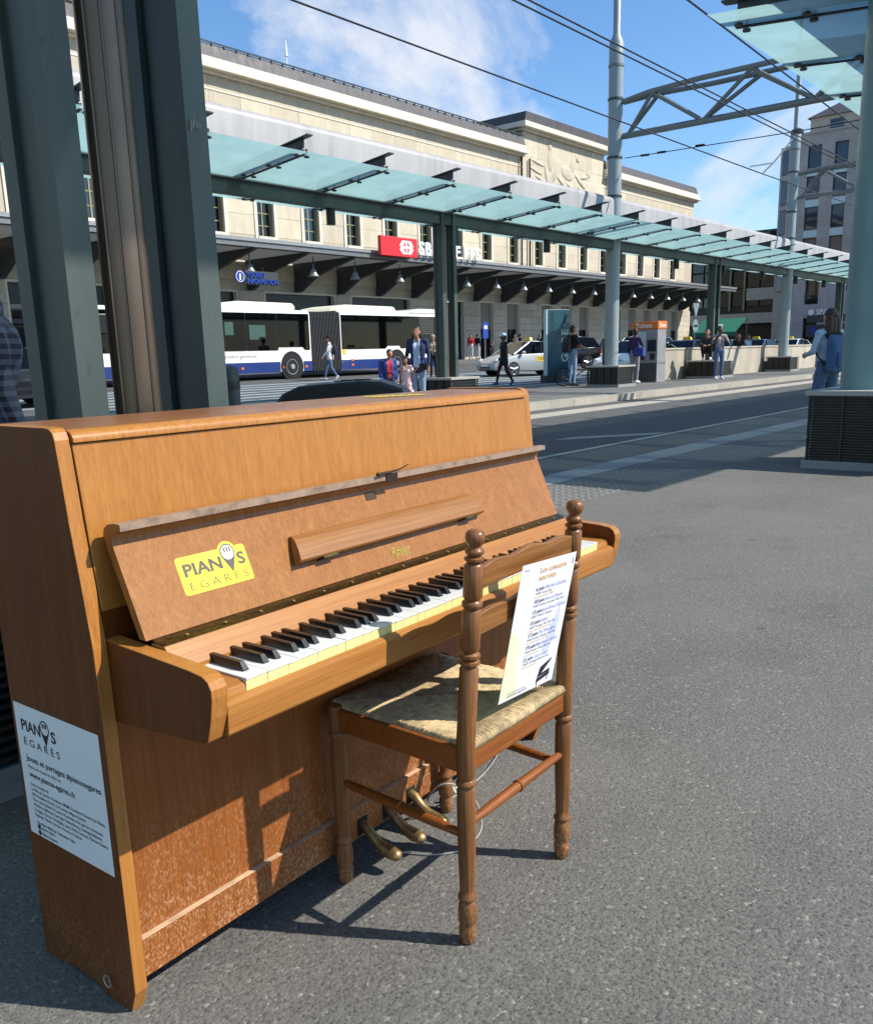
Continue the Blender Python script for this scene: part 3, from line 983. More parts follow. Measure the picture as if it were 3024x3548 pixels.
def shelter(label, yc, zr, spans, raf0, hs, posts, zfloor, downlights=True, sp=1.84):
    """butterfly glass roof either side of a metal spine; zr = height of the glass at its inner edge"""
    t = thing('tram_shelter', label, 'shelter', (0, yc, 0))
    for (a, b) in spans:
        q = MB()
        pr = [(-.10, zr+.03), (.30, zr+.03), (.30, zr+1.02)]
        pr += [(.10+.20*math.cos(R(k)), zr+1.02+.15*math.sin(R(k))) for k in range(0, 181, 15)]
        q.prism(pr, 'x', a, b)
        q.build('spine', 'spine_metal', t, smooth=30)
        MB().bx(a, b, -.10, .10, zr-.27, zr-.03).build('beam', 'green_steel', t, bevel=.008)
        MB().bx(a, b, -.16, -.11, zr-.03, zr-.01).build('light_strip', 'machine_grey', t)
    rise = .15
    pm = {}
    hw = sp/2-.012
    for s in (-1, 1):
        L_ = hs[s]-.12
        q = MB()
        q.add([(-hw, s*.12, zr), (hw, s*.12, zr), (hw, s*hs[s], zr+rise), (-hw, s*hs[s], zr+rise)], [(0, 3, 2, 1)])
        pm[s, 'pane'] = q.mesh('pane', 'shelter_glass')
        q = MB()
        def bar(y0, z0, y1, z1, hw, h):
            q.add([(-hw, s*y0, z0), (hw, s*y0, z0), (hw, s*y1, z1), (-hw, s*y1, z1), (-hw, s*y0, z0+h), (hw, s*y0, z0+h), (hw, s*y1, z1+h), (-hw, s*y1, z1+h)],
                  [(0, 3, 2, 1), (4, 5, 6, 7), (0, 1, 5, 4), (1, 2, 6, 5), (2, 3, 7, 6), (3, 0, 4, 7)])
        e = hs[s]+.05
        bar(.06, zr+.18, e, zr+rise+.24, .062, .02)      # top flange
        bar(.06, zr+.05, e-.16, zr+rise+.08, .012, .17)  # web
        bar(.06, zr+.05, e-.2, zr+rise+.05, .05, .018)   # bottom flange
        bar(.10, zr-.03, hs[s]-.1, zr+rise-.03, .02, .02)  # bar under the joint
        pm[s, 'raf'] = q.mesh('rafter', 'dark_steel')
        q = MB()
        for dx in (-.11, .11):
            for u in (.12, .5, .9):
                y = .12+u*L_; z = zr+u*rise
                q.lathe([(.045, -.03), (.045, -.01), (.02, .0), (.02, .1)], 8, (dx, s*y, z))
        pm[s, 'bolt'] = q.mesh('bolts', 'dark_steel')
    n = 0
    for (a, b) in spans:
        k = math.ceil((a-raf0)/sp)
        x = raf0+k*sp
        while x < b-.1:
            for s in (-1, 1):
                r_ = piece('rafter', pm[s, 'raf'], t, (x, 0, 0))
                piece('bolts', pm[s, 'bolt'], r_)['kind'] = 'stuff'
                if x+sp < b+.3: piece('glass_pane', pm[s, 'pane'], t, (x+sp/2, 0, 0))
            if downlights and n % 2 == 0:
                q = MB().lathe([(.01, zr-.56), (.09, zr-.56), (.09, zr-.26), (.01, zr-.26)], 12, (x+.3, 0, 0))
                q.build('loudspeaker', 'black_plastic', t, smooth=True)
            n += 1
            x += sp
        # end panes
        for s in (-1, 1):
            x0 = raf0+k*sp
            if x0-a > .1: piece('glass_pane', pm[s, 'pane'], t, ((x0+a)/2, 0, 0), (0, 0, 0), ((x0-a)/sp, 1, 1))
    for (x, w) in posts:
        p = MB()
        hbeam(p, x-.20, 0, .11, .26, zfloor, zr-.03)
        hbeam(p, x+.20, 0, .11, .26, zfloor, zr-.03)
        po = p.build('post', 'green_steel', t)
        MB().tube((x, .02, zfloor), (x, .02, zr), .062, seg=20).build('downpipe', 'pipe_steel', po, smooth=True)
        MB().tube((x, -.0, zfloor+2.2), (x, -.0, zfloor+2.24), .075, seg=16).build('pipe_collar', 'alloy', po, smooth=True)
    return t

far_sh = shelter('long aqua glass tram shelter on the platform across the road', 13.1, 4.30, [(-20, 58)], 10.5-1.92*14, {-1: 1.86, 1: 2.3}, [(16.2, .7), (31.2, .7), (46.0, .7), (1.4, .7)], PZ, sp=1.92)
near_sh = shelter('aqua glass tram shelter over the pavement of the wooden piano', 2.35, 4.38, [(-14, 8.95), (9.52, 60)], 10.05-1.84*12, {-1: 3.0, 1: 1.85}, [], 0, downlights=False)
# scratched scribble on the pillar
q = MB().path([(1.575, -.2085, 1.83), (1.578, -.2085, 1.86), (1.583, -.2085, 1.835), (1.588, -.2085, 1.868), (1.594, -.2085, 1.84), (1.598, -.2085, 1.858), (1.604, -.2085, 1.838), (1.61, -.2085, 1.85)], .0012, 5)
q.build('scratched_scribble', 'cap_stone', near_sh)
# pillar of the near shelter just behind the piano: two H columns and a steel downpipe
p = MB()
hbeam(p, 1.2135, 2.275, .075, .25, 0, 4.5)
hbeam(p, 1.6, 2.275, .07, .25, 0, 4.5)
p.T = Matrix.Identity(4)
po = p.build('post', 'green_steel', near_sh)
po.location.y = -2.35
q = MB().tube((1.345, 2.16, .0), (1.345, 2.16, 4.5), .06, seg=24)
for a in (200, 240, 280): q.tube((1.345+.06*math.cos(R(a)), 2.16+.06*math.sin(R(a)), 0), (1.345+.06*math.cos(R(a)), 2.16+.06*math.sin(R(a)), 4.5), .004, seg=6)
q = q.build('downpipe', 'pipe_steel', near_sh, smooth=True)
q.location.y = -2.35

# ------------------------------------------------------------------ louvred cabinets round the feet of masts and posts
def cabinet(parent, x0, x1, y0, y1, z0, h, n, cap='cap_stone'):
    c = MB().bx(x0+.04, x1-.04, y0+.04, y1-.04, z0+.08, z0+h-.05).build('cabinet', 'black_plastic', parent)
    MB().bx(x0-.03, x1+.03, y0-.03, y1+.03, z0-.02, z0+.08).build('plinth', 'granite_grey', c)
    MB().bx(x0-.03, x1+.03, y0-.03, y1+.03, z0+h-.05, z0+h).build('cap', cap, c, bevel=.006)
    for k in range(n):
        z = z0+.10+(h-.17)*k/(n-1)
        cube('slat', 'louver', c, x0, x1, y0, y1, z, z+.012)
    for x in (x0+.02, x1-.02):
        for j in range(5):
            y = y0+.01+(y1-y0-.02)*j/4
            cube('mullion', 'louver', c, x-.025, x+.025, y-.008, y+.008, z0+.08, z0+h-.05)
    return c

def mast(label, x, y, z0, hcab, n, dia=.40, cab=(.5, .5, .5, .5), lower='mast_paint', top=16.):
    t = thing('tram_mast', label, 'mast', (x, y, 0))
    r = dia/2
    q = MB().lathe([(r, z0), (r, 8.85), (r, 9.42), (r*.55, 9.62), (r*.5, 9.64), (r*.48, top)], 32)
    q.build('shaft', lower, t, smooth=35)
    for z in (5.47, 6.49, 8.0, 8.85):
        MB().lathe([(r+.001, z-.03), (r+.018, z-.03), (r+.018, z+.03), (r+.001, z+.03)], 32).build('collar', 'dark_steel' if z < 8.5 else 'truss_paint', t, smooth=35)
    cabinet(t, -cab[0], cab[1], -cab[2], cab[3], z0, hcab, n)
    return t
mf1 = mast('tall grey overhead line mast through far shelter beside the ticket machine', 23.9, 13.1, PZ, .62, 9)
mf2 = mast('tall grey overhead line mast through far shelter beside the long stone wall', 38.6, 13.1, PZ, .62, 9)
mn = mast('thick pale teal mast on louvred base beside the near pavement', 9.85, 2.43, 0, .775, 23, .60, (.53, .55, .85, .45), 'mast_teal', 14)
q = MB()
for k in range(9):
    pass
pan = MB(Matrix.Rotation(R(225), 4, 'Z'))
a = .35
seg = [(-.302*math.cos(u), -.302*math.sin(u)) for u in [(-a+2*a*i/6) for i in range(7)]]
vs = [(x, y, 1.12) for x, y in seg]+[(x, y, 1.72) for x, y in seg]
pan.T = Matrix.Rotation(R(5), 4, 'Z')
pan.add(vs, [(i, i+1, i+8, i+7) for i in range(6)])
pan.build('access_door', 'mast_teal', mn, smooth=True)
pcab = cabinet(near_sh, .88, 1.90, .15, .75, 0, .62, 15)
cabinet(far_sh, 15.7, 16.7, -.5, .5, PZ, .55, 8)
cabinet(far_sh, 30.3, 31.9, -.5, .5, PZ, .62, 8)
cabinet(far_sh, 45.5, 46.5, -.5, .5, PZ, .55, 8)

# ------------------------------------------------------------------ lattice beams over the street and the tram wires
def gantry(label, x):
    t = thing('overhead_truss', label, 'truss', (x, 2.3, 7.0))
    L_ = 10.6
    def y(v): return v-2.3
    MB().tube((0, y(12.9), .04), (0, y(2.5), .0), .085, seg=14).build('bottom_chord', 'truss_paint', t, smooth=True)
    for s in (-1, 1):
        MB().path([(s*.04, y(12.9), .92), (s*.16, y(12.05), .99), (s*.34, y(10.5), .99), (s*.36, y(5), .99), (s*.04, y(2.6), .95)], .07, 12).build('top_chord', 'truss_paint', t, smooth=True)
    bn = [12.75, 10.57, 7.75, 4.9, 2.7]
    tn = [11.95, 9.2, 6.4, 3.6]
    for i, ty in enumerate(tn):
        for s in (-1, 1):
            k = .17 if i == 0 or i == 3 else .34
            for by in (bn[i], bn[i+1]):
                MB().tube((0, y(by), .05), (s*k, y(ty), .95), .055, seg=10).build('diagonal', 'truss_paint', t, smooth=True)
    return t
gantry('tubular steel truss bridging the road from the mast beside the ticket machine', 23.98)
gantry('tubular steel truss bridging the road from the mast beside the stone wall', 38.68)
def wire(label, pts, r=.011, sag=0):
    o = MB().path(pts, r, 6).build('tram_wire', 'wire_dark', smooth=True)
    return tag(o, label, 'wire', 'tram wires')
wire('single dark tram wire nearest the far shelter', [(-40, 9.1, 5.5), (24, 8.95, 5.52), (38.7, 8.6, 5.5), (120, 8.6, 5.5)], .013)
wire('one of two close tram wires over the middle of the road', [(-40, 6.98, 5.5), (24, 7.0, 5.5), (120, 7.0, 5.5)], .012)
wire('one of two close tram wires over the middle of the road', [(-40, 7.0, 5.60), (24, 7.02, 5.60), (120, 7.02, 5.6)], .012)
wire('dark tram wire passing by the edge of the near glass roof', [(-40, 4.9, 5.5), (11.7, 5.4, 5.5), (24, 5.9, 5.5), (120, 5.9, 5.5)], .013)
sp = thing('span_cable', 'thin cross cable with insulators strung from the mast over the road', 'cable', (24.1, 13.1, 0))
MB().path([(0, -.2, 6.49), (0, -5, 6.40), (0, -10.6, 6.45)], .012, 6).build('cable', 'wire_dark', sp)
for y in (-.7, -1.2, -2.3):
    MB().tube((0, y, 6.48), (0, y-.25, 6.47), .03, seg=8).build('insulator', 'dark_iron', sp)
MB().lathe([(.02, 0), (.16, .0), (.16, .06), (.03, .12)], 10, (0, -4.95, 6.36)).build('hanger', 'dark_steel', sp)
MB().path([(0, -4.95, 6.36), (0, -4.4, 5.75), (0, -4.15, 5.55)], .02, 6).path([(0, -4.4, 5.75), (0, -3.8, 5.75)], .02, 6).build('pull_off_arm', 'sign_white', sp)

# ------------------------------------------------------------------ low wall along the far platform
wl = thing('platform_wall', 'long low stone wall along the back of the far platform', 'wall', (0, 13.8, 0))
bl = MB().bx(-.995, .995, 0, .25, PZ, 1.18).mesh('wall_slab', 'concrete_wall')
for k in range(21):
    piece('stone_slab', bl, wl, (28.75+2.0*k, 0, 0))
MB().bx(27.75, 70, -.03, .28, 1.183, 1.245).build('coping', 'concrete_wall', wl, bevel=.01)

# ------------------------------------------------------------------ ticket machine, totem and small street furniture
tv = thing('ticket_machine', 'grey ticket machine with orange header beside the low wall', 'ticket machine', (27.0, 13.6, PZ))
MB().bx(0, .62, -.45, .45, 0, 1.68).build('body', 'machine_grey', tv, bevel=.01)
MB().bx(-.012, -.001, -.43, .43, .03, .62).build('lower_panel', 'machine_dark', tv)
MB().bx(-.02, .64, -.47, .47, 1.68, 1.93).build('header', 'orange_panel', tv, bevel=.02)
q = MB()
text_into(q, 'Tickets', .2, frame((-.03, .32, 1.73), (0, -1, 0), (0, 0, 1)), bold=.01)
text_into(q, 'Tickets', .16, frame((.04, -.48, 1.75), (1, 0, 0), (0, 0, 1)), bold=.01)
q.build('header_lettering', 'sign_white', tv)
MB().bx(-.016, -.002, -.05, .40, 1.08, 1.6).build('network_map', 'totem_light', tv)
MB().bx(-.016, -.002, -.40, -.10, .98, 1.35).build('screen', 'win_blue', tv)
MB().bx(-.02, -.002, -.36, -.2, .72, .92).bx(-.02, -.002, 0, .14, .72, .95).build('slots', 'black_plastic', tv)

to = thing('station_totem', 'tall teal totem sign with white upright lettering for the station', 'sign', (27.75, 17.9, gz(17.6)), R(-24))
MB().bx(-.05, 1.1, -.18, .22, 0, .27).build('base', 'dark_steel', to)
MB().bx(.06, 1.0, -.09, .09, .27, 2.58).build('slab', 'totem_teal', to, bevel=.01)
MB().bx(0, .057, -.09, .09, .27, 2.58).build('edge', 'totem_light', to)
q = MB()
text_into(q, 'GARE', .40, frame((.93, -.095, .72), (0, 0, 1), (-1, 0, 0)), bold=.012, spacing=1.15, width=1.15)
q.build('lettering', 'totem_light', to)
q = MB()
text_into(q, 'Cornavin', .2, frame((.3, -.095, 1.75), (0, 0, 1), (-1, 0, 0)), width=.7)
q.add([(.72, -.095, 2.2), (.80, -.095, 2.5), (.88, -.095, 2.2), (.80, -.095, 2.3)], [(0, 1, 2, 3)])
q.add([(.70, -.095, 2.05), (.80, -.095, 2.25), (.90, -.095, 2.05), (.80, -.095, 2.12)], [(0, 1, 2, 3)])
q.build('arrow', 'dark_facade', to)

ps = thing('parking_sign', 'small blue sign on a thin post in front of the station doors', 'sign', (44.5, 33.0, gz(33)))
MB().tube((0, 0, 0), (0, 0, 2.3), .035, seg=8).build('post', 'machine_grey', ps)
MB().bx(-.27, .27, -.06, -.03, 1.55, 2.5).build('plate', 'sign_blue', ps)
MB().bx(-.15, .15, -.065, -.061, 2.1, 2.3).build('pictogram', 'sign_white', ps)
rs = thing('road_sign', 'give way triangle over a round sign on a thin post behind the wall', 'sign', (37.6, 16.6, .1))
MB().tube((0, 0, 0), (0, 0, 3.0), .04, seg=8).build('post', 'machine_grey', rs)
MB().add([(-.32, -.05, 3.0), (.32, -.05, 3.0), (0, -.05, 2.42), (-.32, -.03, 3.0), (.32, -.03, 3.0), (0, -.03, 2.42)], [(0, 2, 1), (3, 4, 5), (0, 1, 4, 3), (1, 2, 5, 4), (2, 0, 3, 5)]).build('triangle', 'sign_white', rs)
MB().lathe([(.01, 0), (.28, 0), (.28, .02), (.01, .02)], 20, (0, -.05, 2.05), (0, 1, 0)).build('round_plate', 'sign_white', rs)
MB().bx(-.2, .2, -.054, -.051, 2.0, 2.1).build('bar', 'dark_steel', rs)
aw = thing('shop_awning', 'sloping green awning of a stall beyond the taxis', 'awning', (70, 27.5, .2))
MB().add([(0, 0, 2.2), (0, 3.6, 2.2), (2.2, 3.6, 3.3), (2.2, 0, 3.3), (0, 0, 1.9), (0, 3.6, 1.9)], [(0, 3, 2, 1), (0, 1, 5, 4)]).build('cloth', 'awning_green', aw)
MB().lathe([(.01, 0), (.38, 0), (.38, .01), (.01, .01)], 20, (.9, 1.8, 2.66), (-.5, 0, 1.0)).build('emblem', 'totem_light', aw)
q = MB()
for y in (0, 3.6): q.tube((.05, y, 0), (.05, y, 2.2), .04, seg=8).tube((2.2, y, 0), (2.2, y, 3.3), .04, seg=8)
q.build('frame', 'dark_steel', aw)
bo = thing('bollard', 'dark grey round bollard beside the green pillars behind the piano', 'bollard', (2.87, 3.756, 0))
MB().lathe([(.05, 0), (.05, 1.16), (.045, 1.19), (.02, 1.20)], 20).build('shaft', 'dark_steel', bo, smooth=35)
MB().lathe([(.053, 1.08), (.053, 1.12), (.051, 1.12), (.051, 1.08)], 20).build('band', 'louver', bo, smooth=35)

# black moulded hood of a litter bin behind the piano
bn = thing('litter_bin', 'black moulded bin hood with round holes standing behind the piano', 'bin', (2.90, 2.95, 0), R(-49.4))
q = MB()
q.prism([(-.22, 0), (.22, 0), (.24, .95), (-.24, .95)], 'y', -.17, .17)
q.build('body', 'black_plastic', bn, bevel=.02)
pr = [(-.29, .95), (-.30, 1.03), (-.26, 1.075), (-.19, 1.105), (-.10, 1.112), (.08, 1.122), (.17, 1.118), (.27, 1.085), (.31, 1.05), (.31, .95)]
hd_ = MB().prism(pr, 'y', -.19, .19).build('hood', 'black_plastic', bn, bevel=.015, seg=3)
q = MB()
for (x, y) in ((-.02, -.08), (.02, -.03), (.07, -.09), (.0, .04), (.06, .02), (.1, -.03)):
    q.lathe([(.001, 0), (.022, 0), (.022, .004), (.001, .004)], 12, (x, y, 1.1195+x*.03))
q.build('holes', 'tyre', hd_)

# ------------------------------------------------------------------ articulated bus
bz = .45
bus = thing('articulated_bus', 'white and navy articulated city bus with dark windows and cream roof pods', 'bus', (0, 28.0, bz))
def bsec(x0, x1, name, rear=False):
    q = MB()
    # cross section, rounded at the roof edge
    pr = [(0, .27), (0, 2.45), (.03, 2.62), (.12, 2.70), (1.25, 2.74), (2.38, 2.70), (2.47, 2.62), (2.5, 2.45), (2.5, .27)]
    q.prism(pr, 'x', x0, x1)
    b = q.build(name, 'bus_white', bus, bevel=.03)
    return b
front = bsec(16.1, 25.7, 'front_body')
rear = bsec(27.4, 34.25, 'rear_body')
def skirt(x0, x1, wheels, parent):
    xs_ = [x0]
    for w in wheels: xs_ += [w-.62, w+.62]
    xs_.append(x1)
    for a, b in zip(xs_[0::2], xs_[1::2]):
        if b > a: MB().bx(a, b, -.012, -.002, .27, .68).build('skirt', 'navy', parent)
skirt(16.1, 25.7, [18.75, 24.6], front)
skirt(27.4, 34.25, [30.95], rear)
def wband(x0, x1, cuts, parent, wheels):
    # dark glass band as separate panes with thin joints, stepping up over the wheels
    xs_ = [x0]+cuts+[x1]
    for a, b in zip(xs_, xs_[1:]):
        up = any(a-.2 < w-.3 < b+.2 and True for w in wheels)
        lo = 1.13
        pts = [(a+.012, lo), (b-.012, lo), (b-.012, 2.56), (a+.012, 2.56)]
        for w in wheels:
            if a < w < b:
                pts = [(a+.012, lo)] + ([(w-.75, lo), (w-.6, lo+.12)] if w-.75 > a+.05 else [(a+.02, lo+.12)]) + ([(w+.6, lo+.12), (w+.75, lo)] if w+.75 < b-.05 else [(b-.02, lo+.12)]) + [(b-.012, lo), (b-.012, 2.56), (a+.012, 2.56)]
        q = MB()
        q.prism(pts, 'y', -.02, -.004)
        q.build('window', 'bus_glass', parent)
wband(16.25, 25.62, [17.6, 19.3, 21.0, 22.35, 23.9], front, [18.75, 24.6])
wband(27.45, 33.75, [29.4, 31.2, 32.4], rear, [30.95])
for k in range(9):
    MB().bx(32.55, 33.6, -.03, -.021, 1.75+k*.09, 1.80+k*.09).build('vent_slat', 'bellows', rear)
# notices behind the glass
for (a, b, z0, z1) in ((21.35, 21.75, 1.72, 2.2), (22.5, 22.95, 1.55, 2.1), (22.95, 23.3, 1.65, 2.1)):
    MB().bx(a, b, -.026, -.0205, z0, z1).build('window_notice', 'notice_dim', front)
def wheel(x, parent, r=.47):
    q = MB()
    q.lathe([(.30, .26), (.30, -.02), (r-.03, -.03), (r, .0), (r, .26)], 32, (x, 0, r), (0, 1, 0), caps=False)
    w = q.build('wheel', 'tyre', parent, smooth=35, bevel=.02)
    MB().lathe([(.05, -.06), (.1, -.05), (.12, .02), (.27, .03), (.29, -.015), (.31, -.015), (.30, .1), (.01, .1)], 24, (x, 0, r), (0, 1, 0)).build('rim', 'wheel_grey', w, smooth=35)
    MB().lathe([(.5, .015), (.60, .015), (.60, -.006), (.5, -.006)], 32, (x, 0, r+.02), (0, 1, 0), caps=False).build('arch', 'black_plastic', parent)
    MB().lathe([(.01, .05), (.57, .05), (.57, .052), (.01, .052)], 32, (x, -.058, r+.02), (0, 1, 0)).build('wheel_well', 'tyre', parent)
for x in (18.75, 24.6): wheel(x, front)
wheel(30.95, rear)
# folding bellows: separate pleats
pl_ = MB().bx(-.035, .035, -.0, 2.5, .25, 2.62).bx(-.012, .012, -.05, 2.55, .25, 2.66).mesh('pleat', 'bellows')
for k in range(20):
    piece('pleat', pl_, bus, (25.76+k*.083, 0, 0))
MB().bx(25.7, 27.4, .1, 2.4, .22, 2.55).build('joint_core', 'tyre', bus)
# roof pods
def pod(x0, x1, y0, y1, h, m_, parent):
    q = MB()
    q.prism([(x0, 2.70), (x0+.28, 2.70+h*.62), (x0+1.0, 2.70+h), (x1-.15, 2.70+h*.93), (x1, 2.70+h*.55), (x1, 2.70)], 'y', y0, y1)
    q.build('roof_pod', m_, parent, bevel=.06, seg=3)
pod(21.2, 25.1, .18, 2.3, .30, 'bus_cream', front)
pod(27.0, 31.2, .18, 2.3, .30, 'bus_cream', rear)
pod(31.8, 34.2, .05, 2.45, .22, 'bus_white', rear)
MB().bx(33.8, 34.25, -.015, -.002, .7, 2.62).build('corner_post', 'bus_white', rear, bevel=.006)
for x, z in ((24.1, .42), (25.3, .42), (28.0, .62), (28.0, .42), (31.6, .45), (22.0, .42)):
    MB().bx(x, x+.13, -.02, -.013, z, z+.09).build('marker_lamp', 'lamp_amber', front if x < 26 else rear)
MB().bx(27.5, 27.68, -.02, -.003, .92, 1.18).build('yellow_plate', 'taxi_yellow', rear)
q = MB()
text_into(q, 'transports publics genevois', .2, frame((20.2, -.008, .86), (1, 0, 0), (0, 0, 1)), width=2.6)
q.build('side_lettering', 'machine_grey', front)
MB().bx(16.05, 16.5, -.35, -.1, 1.75, 2.4).build('mirror', 'black_plastic', front, bevel=.03)
MB().bx(16.08, 16.12, .1, 2.4, .9, 2.5).build('windscreen', 'bus_glass', front)

# ------------------------------------------------------------------ cars
def car(label, x, y, z, yaw, paint, style='hatch', taxi=False, group=None, cat='car'):
    """x forward; profile swept over the width with tumblehome"""
    t = thing('parked_car', label, cat, (x, y, z), yaw, group)
    if style == 'hatch':
        L_, Wd, H = 4.45, 1.74, 1.49
        low = [(-2.2, .55, .95), (-2.1, .32, 1.08), (-1.2, .24, 1.02), (0, .22, .98), (1.0, .23, .97), (1.6, .24, .86), (2.0, .26, .72), (2.2, .34, .56)]
        roofl = [(-2.05, 1.05), (-1.55, 1.28), (-.8, 1.44), (0, 1.49), (.35, 1.46), (1.25, .95)]
    elif style == 'suv':
        L_, Wd, H = 4.6, 1.86, 1.68
        low = [(-2.3, .6, 1.05), (-2.2, .35, 1.15), (-1.2, .28, 1.12), (0, .26, 1.10), (1.0, .27, 1.08), (1.7, .3, 1.0), (2.15, .32, .9), (2.3, .4, .7)]
        roofl = [(-2.2, 1.12), (-1.9, 1.58), (-1.0, 1.66), (0, 1.68), (.35, 1.64), (1.1, 1.08)]
    else:
        L_, Wd, H = 4.7, 1.80, 1.46
        low = [(-2.35, .55, .9), (-2.2, .32, 1.02), (-1.4, .25, 1.0), (0, .22, .95), (1.0, .23, .94), (1.7, .25, .84), (2.2, .28, .7), (2.35, .38, .55)]
        roofl = [(-1.75, 1.0), (-1.05, 1.38), (-.4, 1.45), (.1, 1.46), (.4, 1.42), (1.2, .93)]
    q = MB()
    secs = []
    for i, (sx, zb, zt) in enumerate(low):
        w = Wd/2*(.80 if i in (0, len(low)-1) else .94 if i in (1, len(low)-2) else 1)
        secs.append([(sx, -w*.9, zb), (sx, -w, zb+.28*(zt-zb)), (sx, -w, zb+.72*(zt-zb)), (sx, -w*.95, zt-.04), (sx, -w*.6, zt+.02), (sx, w*.6, zt+.02), (sx, w*.95, zt-.04), (sx, w, zb+.72*(zt-zb)), (sx, w, zb+.28*(zt-zb)), (sx, w*.9, zb)])
    n = 10
    vs = [p for s in secs for p in s]
    fs = []
    for i in range(len(secs)-1):
        for k in range(n):
            fs.append((i*n+k, i*n+(k+1) % n, (i+1)*n+(k+1) % n, (i+1)*n+k))
    fs += [tuple(range(n)), tuple((len(secs)-1)*n+k for k in range(n-1, -1, -1))]
    q.add(vs, fs)
    body = q.build('body', paint, t, smooth=30, bevel=.02)
    # cabin
    def hw(zv): return Wd/2*(.92-.28*(zv-.95))
    bz0 = lambda sx: np.interp(sx, [a for a, _, _ in low], [c for _, _, c in low])-.03
    q = MB()
    top = [(sx, zt) for sx, zt in roofl]
    vs, fs = [], []
    for sx, zt in top:
        w = hw(zt)
        vs += [(sx, -w, zt-.02), (sx, -w*.8, zt), (sx, w*.8, zt), (sx, w, zt-.02)]
    for i in range(1, len(top)-2):
        for k in range(3): fs.append((i*4+k, i*4+k+1, i*4+4+k+1, i*4+4+k))
    # thickness
    q.add(vs, fs)
    rf = q.build('roof', paint, t, smooth=60)
    so_ = rf.modifiers.new('solid', 'SOLIDIFY'); so_.thickness = .03
    def pane(name, i):
        a, b = top[i], top[i+1]
        wa, wb_ = hw(a[1])*.97, hw(b[1])*.97
        MB().add([(a[0], -wa, a[1]-.01), (a[0], wa, a[1]-.01), (b[0], wb_, b[1]-.01), (b[0], -wb_, b[1]-.01)], [(0, 1, 2, 3)]).build(name, 'bus_glass', t)
    pane('rear_window', 0); pane('windscreen', len(top)-2)
    for s in (-1, 1):
        pts = [(sx, zt) for sx, zt in top]
        vs = [(sx, s*hw(zt), zt-.03) for sx, zt in pts]+[(sx, s*Wd/2*.93, float(bz0(sx))) for sx, zt in pts]
        nn = len(pts)
        MB().add(vs, [(i, i+1, nn+i+1, nn+i) for i in range(nn-1)]).build('side_window', 'bus_glass', t)
        for (pa, pb) in (((roofl[-2][0], roofl[-2][1]), (roofl[-1][0], roofl[-1][1])), ((roofl[2][0]+.55, roofl[3][1]-.01), (roofl[2][0]+.6, None)), ((roofl[1][0], roofl[1][1]), (roofl[0][0], roofl[0][1]))):
            zb_ = float(bz0(pb[0])) if pb[1] is None else pb[1]-.02
            MB().tube((pa[0], s*(hw(pa[1])+.0), pa[1]-.03), (pb[0], s*(hw(zb_)+.005) if pb[1] is not None else s*Wd/2*.935, zb_), .035, seg=6).build('pillar', paint if pb[1] is not None else 'black_plastic', t)
        MB().ell((.85, s*(Wd/2+.08), 1.0), (.09, .1, .07), 10, 6).build('mirror', paint, t, smooth=True)
        MB().ell((L_/2-.28, s*Wd/2*.72, .68 if style != 'suv' else .82), (.2, .16, .09), 10, 6).build('headlight', 'lamp_glass', t, smooth=True)
        MB().bx(-L_/2+.02, -L_/2+.16, s*Wd/2*.86-.12, s*Wd/2*.86+.06, .78, 1.0).build('tail_lamp', 'lamp_red', t)
        MB().bx(-.35, -.2, s*Wd/2*1.0-.01, s*Wd/2*1.0+.02, .80, .83).build('door_handle', paint, t)
        for ax in (L_/2-.92, -L_/2+.85):
            r = .315 if style != 'suv' else .35
            w_ = MB().lathe([(.2, -.1), (r, -.1), (r, .1), (.2, .1)], 24, (ax, s*(Wd/2-.1), r), (0, s, 0)).build('wheel', 'tyre', t, smooth=35)
            q = MB()
            q.lathe([(.16, .07), (.215, .11), (.225, .11), (.225, -.02), (.16, -.02)], 20, (ax, s*(Wd/2-.1), r), (0, s, 0))
            for k in range(5):
                a = R(72*k+18)
                c, d = math.cos(a), math.sin(a)
                q.path([(ax, s*(Wd/2-.005), r), (ax+.21*c, s*(Wd/2-.0), r+.21*d)], [.045, .03], 6)
            q.build('rim', 'alloy', w_, smooth=35)
            MB().lathe([(.01, 0), (r+.05, 0), (r+.05, .004), (.01, .004)], 24, (ax, s*(Wd/2+.003), r+.01), (0, s, 0)).build('wheel_arch', 'tyre', t) if False else None
    MB().bx(L_/2-.14, L_/2-.02, -.42, .42, .36, .44).build('grille', 'black_plastic', t, bevel=.02)
    MB().bx(L_/2-.03, L_/2+.012, -.24, .24, .455, .545).build('number_plate', 'sign_white', t)
    if taxi:
        MB().prism([(-.2, 0), (.2, 0), (.14, .15), (-.14, .15)], 'x', -.07, .07)
        q = MB(Matrix.Translation((-.1, 0, H+.0))).prism([(-.24, 0), (.24, 0), (.17, .15), (-.17, .15)], 'x', -.07, .07)
        q.build('taxi_sign', 'taxi_yellow', t, bevel=.015)
        for s in (-1, 1):
            MB().bx(-.45, .1, s*(Wd/2+.004)-.003, s*(Wd/2+.004)+.003, .62, .84).build('door_sticker', 'taxi_yellow', t)
            q = MB()
            text_into(q, 'TAXI', .16, frame((-.39 if s < 0 else .05, s*(Wd/2+.009), .67), (-s, 0, 0), (0, 0, 1)), bold=.02, width=.42)
            q.build('door_lettering', 'ink_black', t)
    return t
car('silver hatchback taxi with yellow door stickers crossing the striped road', 33.4, 22.5, gz(22.4), R(160), 'silver_paint', 'hatch', True, cat='taxi')
car('black off road car half hidden by the teal totem', 39.6, 25.0, gz(25), R(150), 'black_paint', 'suv')
car('black car showing its alloy front wheel between the green pillars', 10.2, 22.4, gz(22.4), R(5), 'black_paint', 'hatch')
